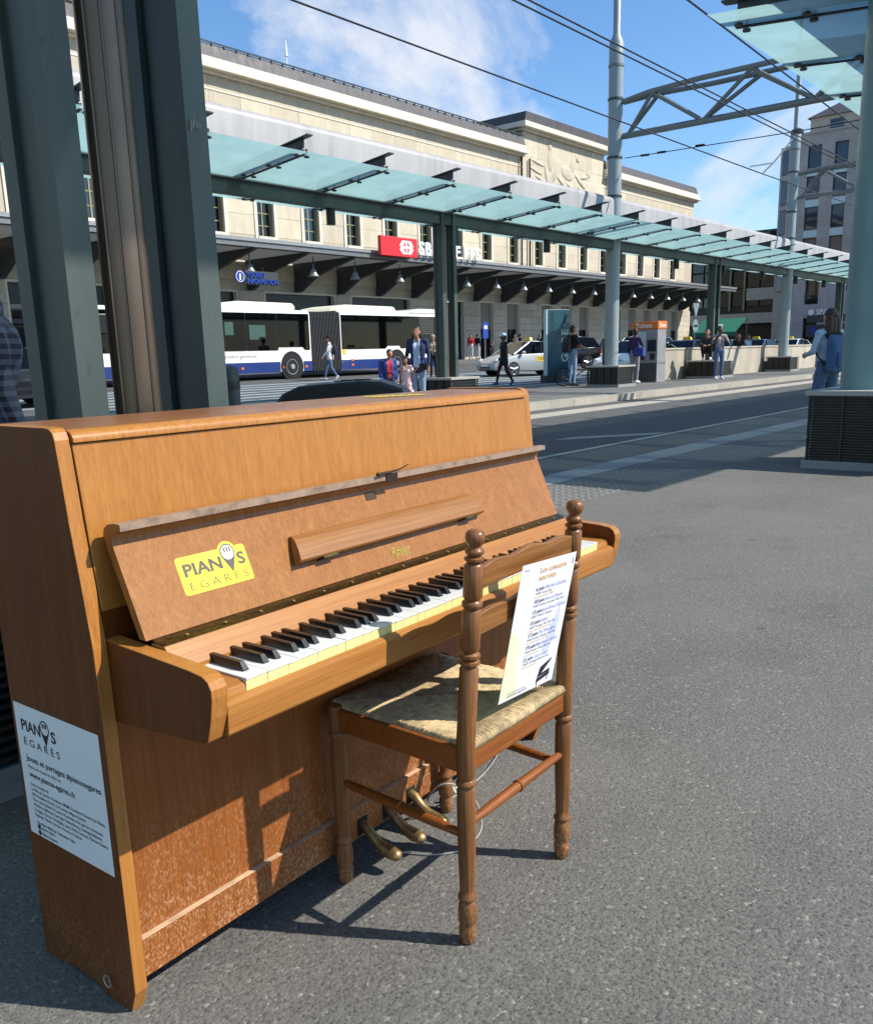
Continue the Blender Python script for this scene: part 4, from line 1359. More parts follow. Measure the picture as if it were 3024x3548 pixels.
car('white hatchback taxi between the ticket machine and the bus lane', 36.2, 18.6, gz(18.6), R(172), 'white_paint', 'hatch', True, cat='taxi')
car('blue grey saloon taxi with yellow roof sign behind the low wall', 40.8, 18.4, gz(18.4), R(176), 'blue_paint', 'saloon', True, cat='taxi')
car('silver car waiting behind the blue grey taxi', 42.4, 21.6, gz(21.6), R(178), 'silver_paint', 'suv')
car('black taxi with yellow roof sign behind the two leaning people', 47.0, 19.2, gz(19.2), R(178), 'black_paint', 'saloon', True, cat='taxi')
car('dark blue taxi parked behind the wall near the last mast', 52.4, 19.4, gz(19.4), R(178), 'blue_paint', 'saloon', True, cat='taxi')
car('white taxi at the far end of the low wall', 58.2, 19.4, gz(19.4), R(178), 'white_paint', 'saloon', True, cat='taxi')

# ------------------------------------------------------------------ the piano
PO, PA = Vector((.734, 1.419, 0)), R(2.4525)
W_ = 1.516
pn = thing('upright_piano', 'worn orange brown wooden upright piano with open keyboard and yellow stickers', 'piano', PO, PA)
def by_normal(o, rule):
    """rule(normal, centre) -> material slot"""
    for p in o.data.polygons: p.material_index = rule(p.normal, p.center)
side = [(-.004, 0), (.064, .0), (.105, .014), (.2, .016), (.245, .004), (.305, 0), (.305, 1.1215), (.05, 1.121), (.036, 1.119), (.028, 1.113), (.023, 1.10), (.017, 1.044), (.009, .96), (-.004, .866), (-.019, .74), (-.022, .6), (-.023, .37), (-.024, .2), (-.023, .048)]
for (a, b) in ((0, .028), (W_-.028, W_)):
    o = MB().prism(side, 'x', a, b).build('side_panel', ['shaded_wood', 'edge_wood'], pn, bevel=.002)
    by_normal(o, lambda n, c: 0 if abs(n.x) > .5 or n.y > .3 else 1)
XI0, XI1 = .030, W_-.030
o = MB().prism([(.29, 1.09), (.29, 1.1185), (.05, 1.1172), (.034, 1.1155), (.021, 1.110), (.015, 1.102), (.0155, 1.0945), (.04, 1.0945), (.04, 1.09)], 'x', XI0, XI1).build('lid', ['edge_wood', 'lid_wood'], pn, smooth=50)
by_normal(o, lambda n, c: 1 if n.z > .97 else 0)
MB().prism([(.021, 1.0925), (-.012, .80), (.006, .80), (.039, 1.0925)], 'x', XI0, XI1).build('upper_panel', 'panel_wood', pn, bevel=.0015)
MB().bx(XI0, XI1, .27, .295, .05, 1.085).build('back_frame', 'dark_iron', pn)
MB().prism([(0, .60), (-.012, .80), (.01, .80), (.02, .60)], 'x', XI0, XI1).build('inner_board', 'shaded_wood', pn)
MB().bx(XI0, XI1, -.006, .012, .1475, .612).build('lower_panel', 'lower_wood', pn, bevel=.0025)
o = MB().bx(XI0, XI1, -.0185, .010, .066, .147).build('bottom_rail', ['lower_wood', 'ledge_highlight'], pn, bevel=.001)
by_normal(o, lambda n, c: 1 if n.z > .7 else 0)  # upward faces take the painted sun highlight
MB().bx(XI0, XI1, .012, .27, .055, .075).build('bottom_board', 'dark_iron', pn)
# arms either side of the keys
arm = [(0, .75), (-.245, .7385), (-.278, .7345), (-.291, .727), (-.298, .714), (-.298, .70), (-.292, .665), (-.279, .622), (-.272, .617), (-.014, .595), (0, .594)]
for (a, b) in ((.0285, .062), (W_-.062, W_-.0285)):
    o = MB().prism(arm, 'x', a, b).build('arm', ['shaded_wood', 'edge_wood'], pn, bevel=.002)
    by_normal(o, lambda n, c: 0 if abs(n.x) > .5 else 1)
AX0, AX1 = .0625, W_-.0625
kb_ = MB().bx(AX0, AX1, -.272, -.001, .614, .655).build('keybed', 'shaded_wood', pn)
MB().prism([(-.2725, .622), (-.2725, .6600), (-.2805, .6600), (-.2805, .6835), (-.2855, .6825), (-.2915, .6775), (-.2930, .673), (-.2905, .626), (-.2875, .622)], 'x', AX0, AX1).build('key_slip', 'rail_wood', pn, smooth=30)
K0, K1 = .116, 1.383
for (a, b) in ((AX0, K0-.001), (K1+.001, AX1)):
    MB().prism([(-.160, .655), (-.160, .7005), (-.262, .7005), (-.274, .697), (-.2785, .688), (-.2785, .655)], 'x', a, b).build('key_block', 'rail_wood', pn, smooth=45)
MB().prism([(-.10, .700), (-.166, .700), (-.166, .712), (-.136, .7495), (-.10, .7495)], 'x', AX0, AX1).build('name_rail', 'rail_wood', pn, bevel=.001)
# keys
kw = (K1-K0)/52
q = MB()
q.bx(-kw/2+.0005, kw/2-.0005, -.278, -.12, .668, .7015)
q.bx(-kw/2+.0004, kw/2-.0004, -.2800, -.12, .7017, .7045)
wk = q.mesh('white_key', ['white_key_top', 'key_front'])
for p in wk.polygons: p.material_index = 1 if (p.normal.y < -.5 and p.center.z < .70) else 0
q = MB()
q.add([(-.0068, -.250, .7045), (.0068, -.250, .7045), (.0068, -.14, .7045), (-.0068, -.14, .7045),
       (-.0047, -.241, .7195), (.0047, -.241, .7195), (.0047, -.14, .7200), (-.0047, -.14, .7200), (-.0062, -.2505, .707), (.0062, -.2505, .707)],
      [(0, 3, 2, 1), (4, 5, 6, 7), (0, 1, 9, 8), (8, 9, 5, 4), (1, 2, 6, 5, 9), (2, 3, 7, 6), (3, 0, 8, 4, 7)])
bk = q.mesh('black_key', 'black_key')
kd = thing('x', 'x', 'x'); bpy.data.objects.remove(kd, do_unlink=True)
names = 'ABCDEFG'
for i in range(52):
    x = K0+kw*(i+.5)
    o = piece('white_key', wk, kb_, (x, random.uniform(-.0006, .0006), random.uniform(-.0007, .0007)))
    nm = names[i % 7]
    if nm in 'ACDFG' and i < 51:
        dx = {'A': .0012, 'C': -.0018, 'D': .0018, 'F': -.0022, 'G': 0}[nm]
        o = piece('black_key', bk, kb_, (K0+kw*(i+1)+dx, random.uniform(-.0006, .0006), random.uniform(-.0006, .0006)))
        bm_ = None
# fallboard, folded up, with its curled lip
FB0, FB1 = .050, W_-.050
fb = [(-.104, .757), (-.0375, .912), (-.034, .925), (-.038, .936), (-.050, .942), (-.063, .9445), (-.0625, .9565), (-.045, .957), (-.026, .954), (-.014, .946), (-.010, .934), (-.016, .915), (-.086, .757)]
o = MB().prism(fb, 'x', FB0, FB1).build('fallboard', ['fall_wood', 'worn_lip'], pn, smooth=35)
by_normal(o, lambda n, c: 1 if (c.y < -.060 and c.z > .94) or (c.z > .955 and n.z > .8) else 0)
fall = o
fo = Vector((0, -.104, .757)); fu = Vector((0, .0665, .155)).normalized(); fn = Vector((0, -fu.z, fu.y))
def FP(x, u, n=0.): return fo+Vector((x, 0, 0))+fu*u+fn*n
def FR(x, u, n=0.): return frame(FP(x, u, n), (1, 0, 0), fu)
q = MB()
def deskp(x, u, n): return tuple(FP(x, u, n))
prof = [(.0575, .004), (.0590, .024), (.0625, .0275), (.085, .0245), (.104, .0185), (.1145, .011), (.1185, .004)]
vs = [deskp(.4240, u, n) for u, n in prof]+[deskp(1.0860, u, n) for u, n in prof]
# ends slope in towards the top
vs = [deskp(.4235+(u-.058)*.22, u, n) for u, n in prof]+[deskp(1.0868-(u-.058)*.45, u, n) for u, n in prof]
k = len(prof)
q.add(vs, [tuple(range(k-1, -1, -1)), tuple(range(k, 2*k))]+[(i, (i+1) % k, k+(i+1) % k, k+i) for i in range(k)])
md = q.build('music_desk', 'desk_wood', fall, smooth=30)
for x in (.49, 1.0):
    MB(FR(x, .054, .004)).bx(0, .045, 0, .006, -.003, .02).build('desk_hinge', 'hinge_brass', fall)
MB(FR(.700, .158, .0005)).bx(0, .034, 0, .018, 0, .0015).build('lock_plate', 'dark_iron', fall)
MB().bx(.745, .785, -.0655, -.0638, .938, .959).build('lock_plate', 'dark_iron', fall)
q = MB().path([(.715, -.068, .962), (.76, -.066, .9625), (.80, -.06, .964), (.845, -.05, .970)], [.004, .003, .002, .0012], 8).ell((.713, -.068, .962), (.005, .005, .005), 8, 6)
q.build('lock_tongue', 'dark_iron', fall, smooth=True)
MB().prism([(-.137, .7497), (-.1065, .7497), (-.1045, .7565), (-.118, .7545)], 'x', AX0, AX1).build('piano_hinge', 'hinge_brass', pn)
hs_ = MB().lathe([(.004, 0), (.004, .0015), (.001, .0022)], 8, (0, 0, 0), (0, -.25, 1)).mesh('screw', 'brass')
for i in range(16): piece('screw', hs_, pn, (.12+i*.086, -.124, .7535))
q = MB()
text_into(q, 'Rösler', .030, FR(.716, .017, .0012), shear=.35, bold=.012, width=.068)
q.add([deskp(.728, .0115, .0011), deskp(.786, .0135, .0011), deskp(.788, .0155, .0011), deskp(.73, .0125, .0011)], [(0, 1, 2, 3)])
q.build('maker_lettering', 'gold_leaf', fall)

# yellow round cornered sticker with the pin shaped O
def disc(mb, T, cx, cy, r, n=24, z=0., r0=0.):
    o_ = mb.T; mb.T = o_ @ T
    if r0 == 0: mb.add([(cx+r*math.cos(2*math.pi*i/n), cy+r*math.sin(2*math.pi*i/n), z) for i in range(n)], [tuple(range(n))])
    else:
        mb.add([(cx+q_*math.cos(2*math.pi*i/n), cy+q_*math.sin(2*math.pi*i/n), z) for q_ in (r0, r) for i in range(n)], [(i, (i+1) % n, n+(i+1) % n, n+i) for i in range(n)])
    mb.T = o_
def pin(mb, T, cx, cy, r, z):
    """map pin outline: ring with keys and a point below"""
    disc(mb, T, cx, cy, r, 24, z, r*.84)
    o_ = mb.T; mb.T = o_ @ T
    pts = [(cx+r*math.cos(a), cy+r*math.sin(a), z) for a in [R(200+i*14) for i in range(11)]]
    mb.add(pts+[(cx, cy-r*2.3, z)], [tuple(range(11))+(11,)])
    mb.T = o_
def pin_white(mb, T, cx, cy, r, z):
    disc(mb, T, cx, cy, r*.84, 24, z)
def pin_keys(mb, T, cx, cy, r, z):
    o_ = mb.T; mb.T = o_ @ T
    for dx in (-.42, -.05, .3):
        x = cx+dx*r
        mb.add([(x, cy+r*.02, z), (x+r*.2, cy+r*.02, z), (x+r*.2, cy+r*.6, z), (x, cy+r*.6, z)], [(0, 1, 2, 3)])
    mb.T = o_
def logo_sticker(T, w, h, parent, ink='ink_grey'):
    q = MB()
    rr = .006
    pts = []
    for (cx, cy, a0) in ((w-rr, rr, -90), (w-rr, h-rr, 0), (rr, h-rr, 90), (rr, rr, 180)):
        pts += [(cx+rr*math.cos(R(a0+i*22.5)), cy+rr*math.sin(R(a0+i*22.5))) for i in range(5)]
    o_ = q.T; q.T = T
    q.add([(x, y, .0004) for x, y in pts], [tuple(range(len(pts)))])
    q.T = o_
    disc(q, T, w*.735, h*.86, h*.31, 28, .00045)
    stk = q.build('sticker', 'sticker_yellow', parent)
    q = MB()
    text_into(q, 'PIAN', h*.46, T @ Matrix.Translation((w*.06, h*.48, .0009)), bold=.028, width=w*.54)
    text_into(q, 'S', h*.46, T @ Matrix.Translation((w*.845, h*.48, .0009)), bold=.028, width=w*.11)
    pin(q, T, w*.735, h*.86, h*.24, .0010)
    text_into(q, 'ÉGARÉS', h*.30, T @ Matrix.Translation((w*.08, h*.10, .0009)), bold=-.012, spacing=1.55, width=w*.84)
    pin_keys(q, T, w*.735, h*.86, h*.24, .0012)
    q.build('sticker_lettering', ink, stk) if False else None
    lt = q.build('sticker_lettering', ink, parent)
    q = MB(); pin_white(q, T, w*.735, h*.86, h*.24, .0008)
    q.build('sticker_disc', 'sticker_white', parent)
    return stk
logo_sticker(FR(.157, .0555), .162, .072, fall)
lid = [c for c in pn.children if c.name.startswith('lid')][0]
ang = R(-22)
T = frame((.965, .205, 1.1132), (math.cos(ang), math.sin(ang), .0), (-math.sin(ang), math.cos(ang), 0))
T = frame((.985, .175, 1.1190), (math.cos(ang), math.sin(ang), -.002), (-math.sin(ang), math.cos(ang), .005))
logo_sticker(T, .162, .072, lid)

# white notice on the left side
lp = [c for c in pn.children if c.name.startswith('side_panel')][0]
NT_ = frame((-.0003, .2935, .5765), (0, -1, 0), (0, 0, 1))
q = MB(NT_)
q.add([(0, -.286, .0003), (.2965, -.2845, .0003), (.2965, 0, .0003), (0, 0, .0003)], [(0, 1, 2, 3)])
ns = q.build('notice_sheet', 'sticker_white', pn)
q = MB()
def line(s_, x, y, size, width=None, bold=0., spacing=1.):
    text_into(q, s_, size, NT_ @ Matrix.Translation((x, -y, .0009)), bold=bold, width=width, spacing=spacing)
line('PIAN', .020, .055, .033, .070, .02)
line('S', .1295, .0565, .033, .017, .02)
pin(q, NT_, .109, -.034, .0165, .0010)
pin_keys(q, NT_, .109, -.034, .0165, .0010)
line('ÉGARÉS', .022, .086, .022, .130, spacing=1.5)
line('Jouez et partagez #pianosegares', .024, .1205, .0175, .262, .012)
line('Retrouvez toutes les infos sur', .025, .136, .010, .121)
line('www.pianos-egares.ch', .027, .1555, .0175, .164, .012)
for i, (s_, w) in enumerate((('Avec le soutien de:', .066), ('La Ville de Genève, Fondation AREMI, Fondation Domaine de Villette,', .258), ('BIG, Fondation Uni-Art, La Coursive, Migros Genève,', .192), ('Pour-cent culturel, la Loterie Romande ainsi que les communes', .245),
                             ("d'Anières, Bellevue, Carouge, Chêne-Bourg, Collonge-Bellerive,", .242), ('Cologny, Corsier, Dardagny, Lancy, Perly-Certoux, Plan-les-Ouates,', .259), ('Puplinge, Thônex, Vernier, Versoix et Veyrier.', .170))):
    line(s_, .027, .1745+i*.0112, .0092, w, .006)
line("Un projet réalisé par l'association Tako", .030, .258, .0095, .138, .01)
line('pianos égarés', .046, .268, .010, .050)
line('@pianosegares', .046, .280, .010, .056)
disc(q, NT_, .037, -.2645, .0058, 18, .0009)
disc(q, NT_, .037, -.2775, .0058, 18, .0009)
q.build('notice_lettering', 'ink_black', pn, kind='stuff')
# small steel hook screwed into the side near the foot
q = MB()
hp = [(-.002+.0, .062, .052)]
for i in range(11):
    a = R(200+i*24)
    hp.append((-.012, .050+.012*math.cos(a), .052+.012*math.sin(a)))
q.path(hp, .0016, 8).build('hook', 'steel_bit', pn, smooth=True)
# pedals
for i, x in enumerate((.655, .750, .845)):
    q = MB()
    pts = [(x, .0, .098), (x, -.018, .100), (x, -.034, .094), (x, -.050, .078), (x, -.075, .060), (x, -.105, .052), (x, -.128, .050)]
    q.path(pts, [.010, .012, .0125, .0125, .014, .017, .015], 14)
    q.ell((x, -.126, .050), (.0155, .014, .014), 12, 8)
    q.build('pedal', 'brass', pn, smooth=True)
    MB().bx(x-.017, x+.017, -.0215, -.0187, .074, .116).build('pedal_slot', 'felt', pn)

# ------------------------------------------------------------------ the chair
CO = Vector((.75, -.22, 0))
cw = Matrix.Rotation(PA, 4, 'Z') @ CO
chr_ = thing('wooden_chair', 'turned wooden chair with woven rush seat pulled up to the piano', 'chair', PO+cw.to_3d() if hasattr(cw, 'to_3d') else PO+cw, PA)
def cc(x, y, z): return Vector((x, y, z))-CO
foot = [(.013, 0), (.0165, .004), (.0185, .02), (.0195, .036), (.0165, .043), (.0165, .046), (.0200, .052), (.0205, .075), (.0185, .094), (.0155, .100), (.0205, .106), (.0205, .112), (.0155, .118)]
lower = foot+[(.0165, .13), (.0190, .22), (.0200, .31), (.0195, .355), (.0165, .362), (.0215, .367), (.0215, .373), (.0165, .379), (.0195, .386), (.0195, .46)]
upper = [(.0195, .46), (.0195, .620), (.0150, .626), (.0210, .631), (.0210, .637), (.0150, .641), (.0210, .646), (.0210, .652), (.0150, .657), (.0195, .663), (.0195, .741), (.0150, .747), (.0207, .752), (.0207, .760), (.0150, .765), (.0195, .771),
         (.0195, .834), (.0160, .8385), (.0130, .841), (.0195, .8455), (.0198, .850), (.0125, .8545), (.0180, .859), (.0190, .863), (.0175, .867), (.0130, .8705), (.0128, .874), (.0155, .878), (.0188, .884), (.0200, .891), (.0190, .898), (.0150, .9035), (.008, .907), (.001, .908)]
bases = {'L': ((.547, -.412), (.549, -.416), (.561, -.441)), 'R': ((.947, -.414), (.948, -.418), (.950, -.443))}
for k_, (b0, b1, b2) in bases.items():
    p0, p1, p2 = cc(*b0, 0), cc(*b1, .46), cc(*b2, .900)
    q = MB()
    q.lathe([(r, z) for r, z in lower], 24, p0, p1-p0)
    q.lathe([(r, (z-.46)*.982) for r, z in upper], 24, p1, p2-p1)
    o = q.build('back_post', 'chair_wood', chr_, smooth=50)
    MB().lathe([(.012, -.002), (.0125, .003)], 16, p0).build('foot_glide', 'steel_bit', o)
fronts = {'L': (.562, -.045), 'R': (.965, -.045)}
for k_, b in fronts.items():
    q = MB().lathe(foot+[(.0165, .13), (.0190, .22), (.0195, .33), (.0165, .372), (.0215, .378), (.0215, .384), (.0165, .390), (.0195, .396), (.0195, .452), (.012, .456)], 24, cc(*b, 0))
    o = q.build('front_leg', 'chair_wood', chr_, smooth=50)
    MB().lathe([(.012, -.002), (.0125, .003)], 16, cc(*b, 0)).build('foot_glide', 'steel_bit', o)
cL, cR, fL, fR = cc(.548, -.414, 0), cc(.947, -.416, 0), cc(*fronts['L'], 0), cc(*fronts['R'], 0)
def railb(a, b, z0, z1, t):
    d = (b-a).normalized(); n = Vector((-d.y, d.x, 0))
    q = MB()
    vs = []
    for z in (z0, z1):
        for p, s in ((a, -1), (b, -1), (b, 1), (a, 1)): vs.append(p+n*s*t/2+Vector((0, 0, z)))
    q.add(vs, [(0, 3, 2, 1), (4, 5, 6, 7), (0, 1, 5, 4), (1, 2, 6, 5), (2, 3, 7, 6), (3, 0, 4, 7)])
    return q
sh_ = lambda a, b, t: a+(b-a).normalized()*t
for a, b in ((cL, cR), (cL, fL), (cR, fR), (fL, fR)):
    railb(sh_(a, b, .012), sh_(b, a, .012), .392, .447, .021).build('seat_rail', 'chair_rail_wood', chr_, bevel=.004)
def stretch(a, b, za, zb, ringed=True):
    p, r_ = a+Vector((0, 0, za)), b+Vector((0, 0, zb))
    L_ = (r_-p).length
    pr = [(.0085, 0), (.011, L_*.25), (.0118, L_*.47)]
    if ringed: pr += [(.0118, L_*.488), (.0145, L_*.492), (.0145, L_*.508), (.0118, L_*.512)]
    pr += [(.0118, L_*.53), (.011, L_*.75), (.0085, L_)]
    MB().lathe(pr, 14, p, r_-p).build('stretcher', 'chair_rail_wood', chr_, smooth=50)
stretch(cL, cR, .275, .280)
stretch(fL, cL, .262, .250)
stretch(fR, cR, .262, .250)
# rush seat: every cord is laid from the rail to the mitre
q = MB()
SA = [cc(.556, -.424, 0), cc(.942, -.424, 0), cc(.958, -.030, 0), cc(.566, -.030, 0)]
cen = sum(SA, Vector())/4
zr_ = .4525
nc = 84
for e_ in range(4):
    a, b = SA[e_], SA[(e_+1) % 4]
    inn = ((cen-(a+b)/2)); inn -= (b-a).normalized()*inn.dot((b-a).normalized()); inn_d = inn.normalized()
    for i in range(nc):
        u = (i+.5)/nc
        p = a.lerp(b, u)
        # end of the cord on the diagonal
        v = min(u, 1-u)*2
        end = p.lerp(p+(inn_d*inn.length), v)
        r_ = (b-a).length/nc*.56
        j = random.uniform(-.0012, .0012)
        pts = [p-inn_d*.001+Vector((0, 0, zr_-.014)), p-inn_d*.005+Vector((0, 0, zr_-.006)), p-inn_d*.001+Vector((0, 0, zr_+.003+j)), p.lerp(end, .35)+Vector((0, 0, zr_+.0055+j*.6)), p.lerp(end, .7)+Vector((0, 0, zr_+.004+j*.6)), end+Vector((0, 0, zr_+.0005))]
        q.path(pts, r_, 5)
MB().add([v+Vector((0, 0, zr_-.012)) for v in SA]+[v+Vector((0, 0, zr_-.004)) for v in SA], [(0, 3, 2, 1), (4, 5, 6, 7), (0, 1, 5, 4), (1, 2, 6, 5), (2, 3, 7, 6), (3, 0, 4, 7)]).build('seat_core', 'rush', chr_)
rush = q.build('rush_seat', 'rush', chr_, smooth=60, kind='stuff')
# curved ladder slats
def slat(z0, z1, wave, bow):
    n = 24
    def post(k_, z):
        b0, b1, b2 = bases[k_]
        t = (z-.46)/.44
        return cc(b1[0]+(b2[0]-b1[0])*t, b1[1]+(b2[1]-b1[1])*t, z)
    vs, fs = [], []
    for i in range(n+1):
        u = i/n
        s = math.sin(math.pi*u)
        top = z1+wave*(math.sin(math.pi*u)**2*.6+.55*math.sin(3*math.pi*u)**2*(1 if u < .5 else 1))
        lo = z0+wave*.55*math.sin(math.pi*u)
        for z in (lo, top):
            p = post('L', z).lerp(post('R', z), u)
            for d in (-.007, .007):
                vs.append(p+Vector((0, d+bow*s, 0)))
    for i in range(n):
        a, b = i*4, i*4+4
        for (c0, c1) in ((0, 1), (1, 3), (3, 2), (2, 0)):
            fs.append((a+c0, b+c0, b+c1, a+c1))
    fs += [(0, 1, 3, 2), (n*4, n*4+2, n*4+3, n*4+1)]
    MB().add(vs, fs).build('back_slat', 'slat_wood', chr_, smooth=50, bevel=.002)
slat(.775, .818, .014, -.004)
slat(.680, .724, .010, -.002)

# ------------------------------------------------------------------ concert poster stapled to the chair back
def pw(x, y, z):
    v = Matrix.Rotation(PA, 3, 'Z') @ Vector((x, y, z))
    return PO+v
TL, TR_, BL = pw(.684, -.470, .8035), pw(.905, -.472, .792), pw(.655, -.416, .499)
ps_ = thing('concert_poster', 'white laminated concert programme stapled to the back of the rush seat chair', 'poster', BL)
PT = frame(TL-BL, TR_-TL, TL-BL)
pw_, ph_ = (TR_-TL).length, (TL-BL).length
q = MB(PT)
nx, ny = 8, 10
vs, fs = [], []
def curl(u, v): return .004*math.sin(math.pi*u)-.010*(1-v)**2*(u-.4)
for side_ in (0, -.0007):
    for j in range(ny+1):
        for i in range(nx+1):
            u, v = i/nx, j/ny
            vs.append((u*pw_, -(1-v)*ph_, side_))
N1 = (nx+1)*(ny+1)
for j in range(ny):
    for i in range(nx):
        a = j*(nx+1)+i
        fs.append((a, a+1, a+nx+2, a+nx+1)); fs.append((N1+a, N1+a+nx+1, N1+a+nx+2, N1+a+1))
edge_ = [i for i in range(nx+1)]+[(j+1)*(nx+1)-1 for j in range(1, ny+1)]+[ny*(nx+1)+i for i in range(nx-1, -1, -1)]+[j*(nx+1) for j in range(ny-1, 0, -1)]
for a, b in zip(edge_, edge_[1:]+edge_[:1]): fs.append((a, N1+a, N1+b, b))
q.add(vs, fs)
q.build('sheet', 'paper', ps_)
inks = {k_: MB() for k_ in ('ink_orange', 'ink_soft', 'ink_black', 'ink_violet', 'ink_pale_green', 'ink_pale_blue')}
def pl_(ink, pts, z=.0003): inks[ink].add([tuple(PT @ Vector((x*pw_, -y*ph_, z))) for x, y in pts], [tuple(range(len(pts)))])
def ptx(ink, s_, x, y, size, width=None, bold=0., shear=0.): 
    text_into(inks[ink], s_, size*ph_, PT @ Matrix.Translation((x*pw_, -y*ph_, .0009)), bold=bold, shear=shear, width=width*pw_ if width else None)
pl_('ink_pale_green', [(0, .46), (.16, .53), (.22, .60), (.20, .70), (.26, .86), (.30, .985), (.02, .985), (0, .98)])
pl_('ink_pale_blue', [(.86, .38), (.90, .50), (.86, .64), (.74, .76), (.66, .70), (.76, .52)])
ptx('ink_orange', 'Les concerts', .33, .085, .058, .50, .012, .1)
ptx('ink_orange', 'secrets', .33, .14, .058, .32, .012, .1)
rows_ = [('6 juin', 'Nicolet Quartet', '19h00 / Lancy / Jazz', 'En partenariat avec AMR'), ('10 juin', 'Asia et Simon', '19h00 / Genève, Saint-Jean / Pop, Folk', None), ('13 juin', 'Jean-Bosco Reboul', '19h00 / Thônex / Classique', None), ('15 juin', 'Sahel', '19h00 / Carouge / Pop, Rock, Rap', 'En partenariat avec la ville'),
         ('17 juin', 'The Woodgies', '19h00 / Genève, Champel / Indie Pop', 'En partenariat avec la fête'), ('19 juin', 'Matthieu Llodra', '19h00 / Vernier / Piano Pop Soul', 'En partenariat avec'), ('21 juin', 'Luca Leone', '19h00 / Collonge-Bellerive / Jazz', 'En partenariat avec')]
y = .215
for a, b, c, d in rows_:
    wa = .145 if len(a) < 7 else .175
    ptx('ink_soft', a, .32, y, .040, wa, .012, .15)
    ptx('ink_violet', b, .32+wa+.025, y, .040, .0265*len(b), .006, .15)
    ptx('ink_soft', c, .32, y+.029, .024, .0150*len(c), .004, .1)
    if d: ptx('ink_orange', d, .32, y+.052, .024, .0150*len(d), .004, .1)
    y += .092 if d else .080
# little grand piano drawing
for poly_ in ([(.66, .93), (.90, .905), (.905, .935), (.665, .965)], [(.665, .925), (.70, .845), (.905, .80), (.90, .815), (.74, .90), (.90, .885), (.90, .905)], [(.675, .962), (.69, .96), (.685, 1.0), (.675, 1.0)], [(.865, .94), (.88, .94), (.875, .975), (.867, .975)]):
    pl_('ink_black', poly_, .0006)
ptx('ink_soft', 'Toutes les infos sur le site', .13, .955, .020, .32)
ptx('ink_soft', 'www.pianos-egares.ch', .13, .975, .022, .36, .01)
for k_, mb_ in inks.items(): mb_.build('print', k_, ps_, kind='stuff')
MB(PT).tube((.012, -.012, .001), (.030, -.0125, .001), .0006, seg=6).build('staple', 'steel_bit', ps_)
MB(PT).tube((pw_-.012, -.012, .001), (pw_-.010, -.026, .001), .0006, seg=6).build('staple', 'steel_bit', ps_)

# thin steel security cable from the pedals to the chair leg
pts = [(.70, -.02, .004), (.735, -.09, .004), (.77, -.155, .004), (.83, -.20, .006), (.90, -.205, .03), (.945, -.16, .07), (.945, -.11, .10), (.915, -.085, .115), (.90, -.06, .10), (.905, -.03, .05), (1.02, -.02, .006), (1.2, -.01, .005), (1.4, .05, .004)]
def smooth_path(p, n=6):
    p = [Vector(x) for x in p]; out_ = []
    for i in range(len(p)-1):
        a, b, c, d = p[max(i-1, 0)], p[i], p[i+1], p[min(i+2, len(p)-1)]
        for k in range(n):
            t = k/n
            out_.append(.5*((2*b)+(-a+c)*t+(2*a-5*b+4*c-d)*t*t+(-a+3*b-3*c+d)*t**3))
    out_.append(p[-1]); return out_
o = MB().path([pw(*p_) for p_ in smooth_path(pts)], .0028, 8).build('steel_cable', 'steel_bit', smooth=True)
tag(o, 'thin steel security cable looping from the piano pedals over the asphalt', 'cable')
q = MB(Matrix.Translation(pw(.985, -.06, .06))).tube((-.012, 0, 0), (.012, 0, .008), .004, seg=8).tube((-.006, -.006, -.006), (-.006, .006, .012), .005, seg=6).tube((.006, -.006, -.006), (.006, .006, .012), .005, seg=6)
tag(q.build('cable_clamp', 'steel_bit', smooth=30), 'small zinc clamp on the steel cable by the chair leg', 'clamp')


# ------------------------------------------------------------------ people
mat('skin_light', '#c48f74', .55, var=.05)
mat('skin_tan', '#a9745a', .55, var=.05)
mat('skin_dark', '#5d3c2c', .55, var=.05)
mat('hair_dark', '#1a1412', .5, var=.3, vs=40)
mat('hair_brown', '#35221a', .5, var=.3, vs=40)
mat('cloth_white', '#d5d6d8', .8)
mat('cloth_pale_blue', '#a9bbd4', .8)
mat('cloth_navy', '#1d2a50', .8)
mat('cloth_blue', '#2a3f8c', .75)
mat('cloth_denim', '#4d6485', .85, var=.25, vs=14)
mat('cloth_denim_light', '#8397b4', .85, var=.2, vs=14)
mat('cloth_black', '#17181b', .85)
mat('cloth_grey', '#8f9096', .85)
mat('cloth_charcoal', '#3a3c42', .85)
mat('cloth_slate', '#565a62', .85)
mat('cloth_beige', '#988a78', .85)
mat('cloth_purple', '#3b2450', .8)
mat('cloth_maroon', '#3e1820', .85)
mat('cloth_red', '#b3232c', .8)
mat('pack_blue', '#3f6189', .7)
mat('pack_black', '#1b1c20', .7)
t = NT('cloth_pink_print')
vo = t.n('TexVoronoi', Scale=26.); t.l(t.coord(), vo.inputs['Vector'])
t.l(t.ramp(vo.outputs['Distance'], [(.25, rgb('#c75a62')), (.5, rgb('#e6cfcc'))]), t.p.inputs['Base Color'])
M['cloth_pink_print'] = t.m
t = NT('cloth_check')
c1 = t.n('TexWave', Scale=9., wave_type='BANDS', bands_direction='X'); c2 = t.n('TexWave', Scale=9., wave_type='BANDS', bands_direction='Z')
v = t.coord(); t.l(v, c1.inputs['Vector']); t.l(v, c2.inputs['Vector'])
k = t.mix(1., t.ramp(c1.outputs['Fac'], [(.45, 0.), (.55, 1.)]), t.ramp(c2.outputs['Fac'], [(.45, 0.), (.55, 1.)]), 'ADD')
t.l(t.mix(t.mix(.5, 0., k), rgb('#1b1d2c'), rgb('#595d6c')), t.p.inputs['Base Color'])
t.p.inputs['Roughness'].default_value = .9
M['cloth_check'] = t.m

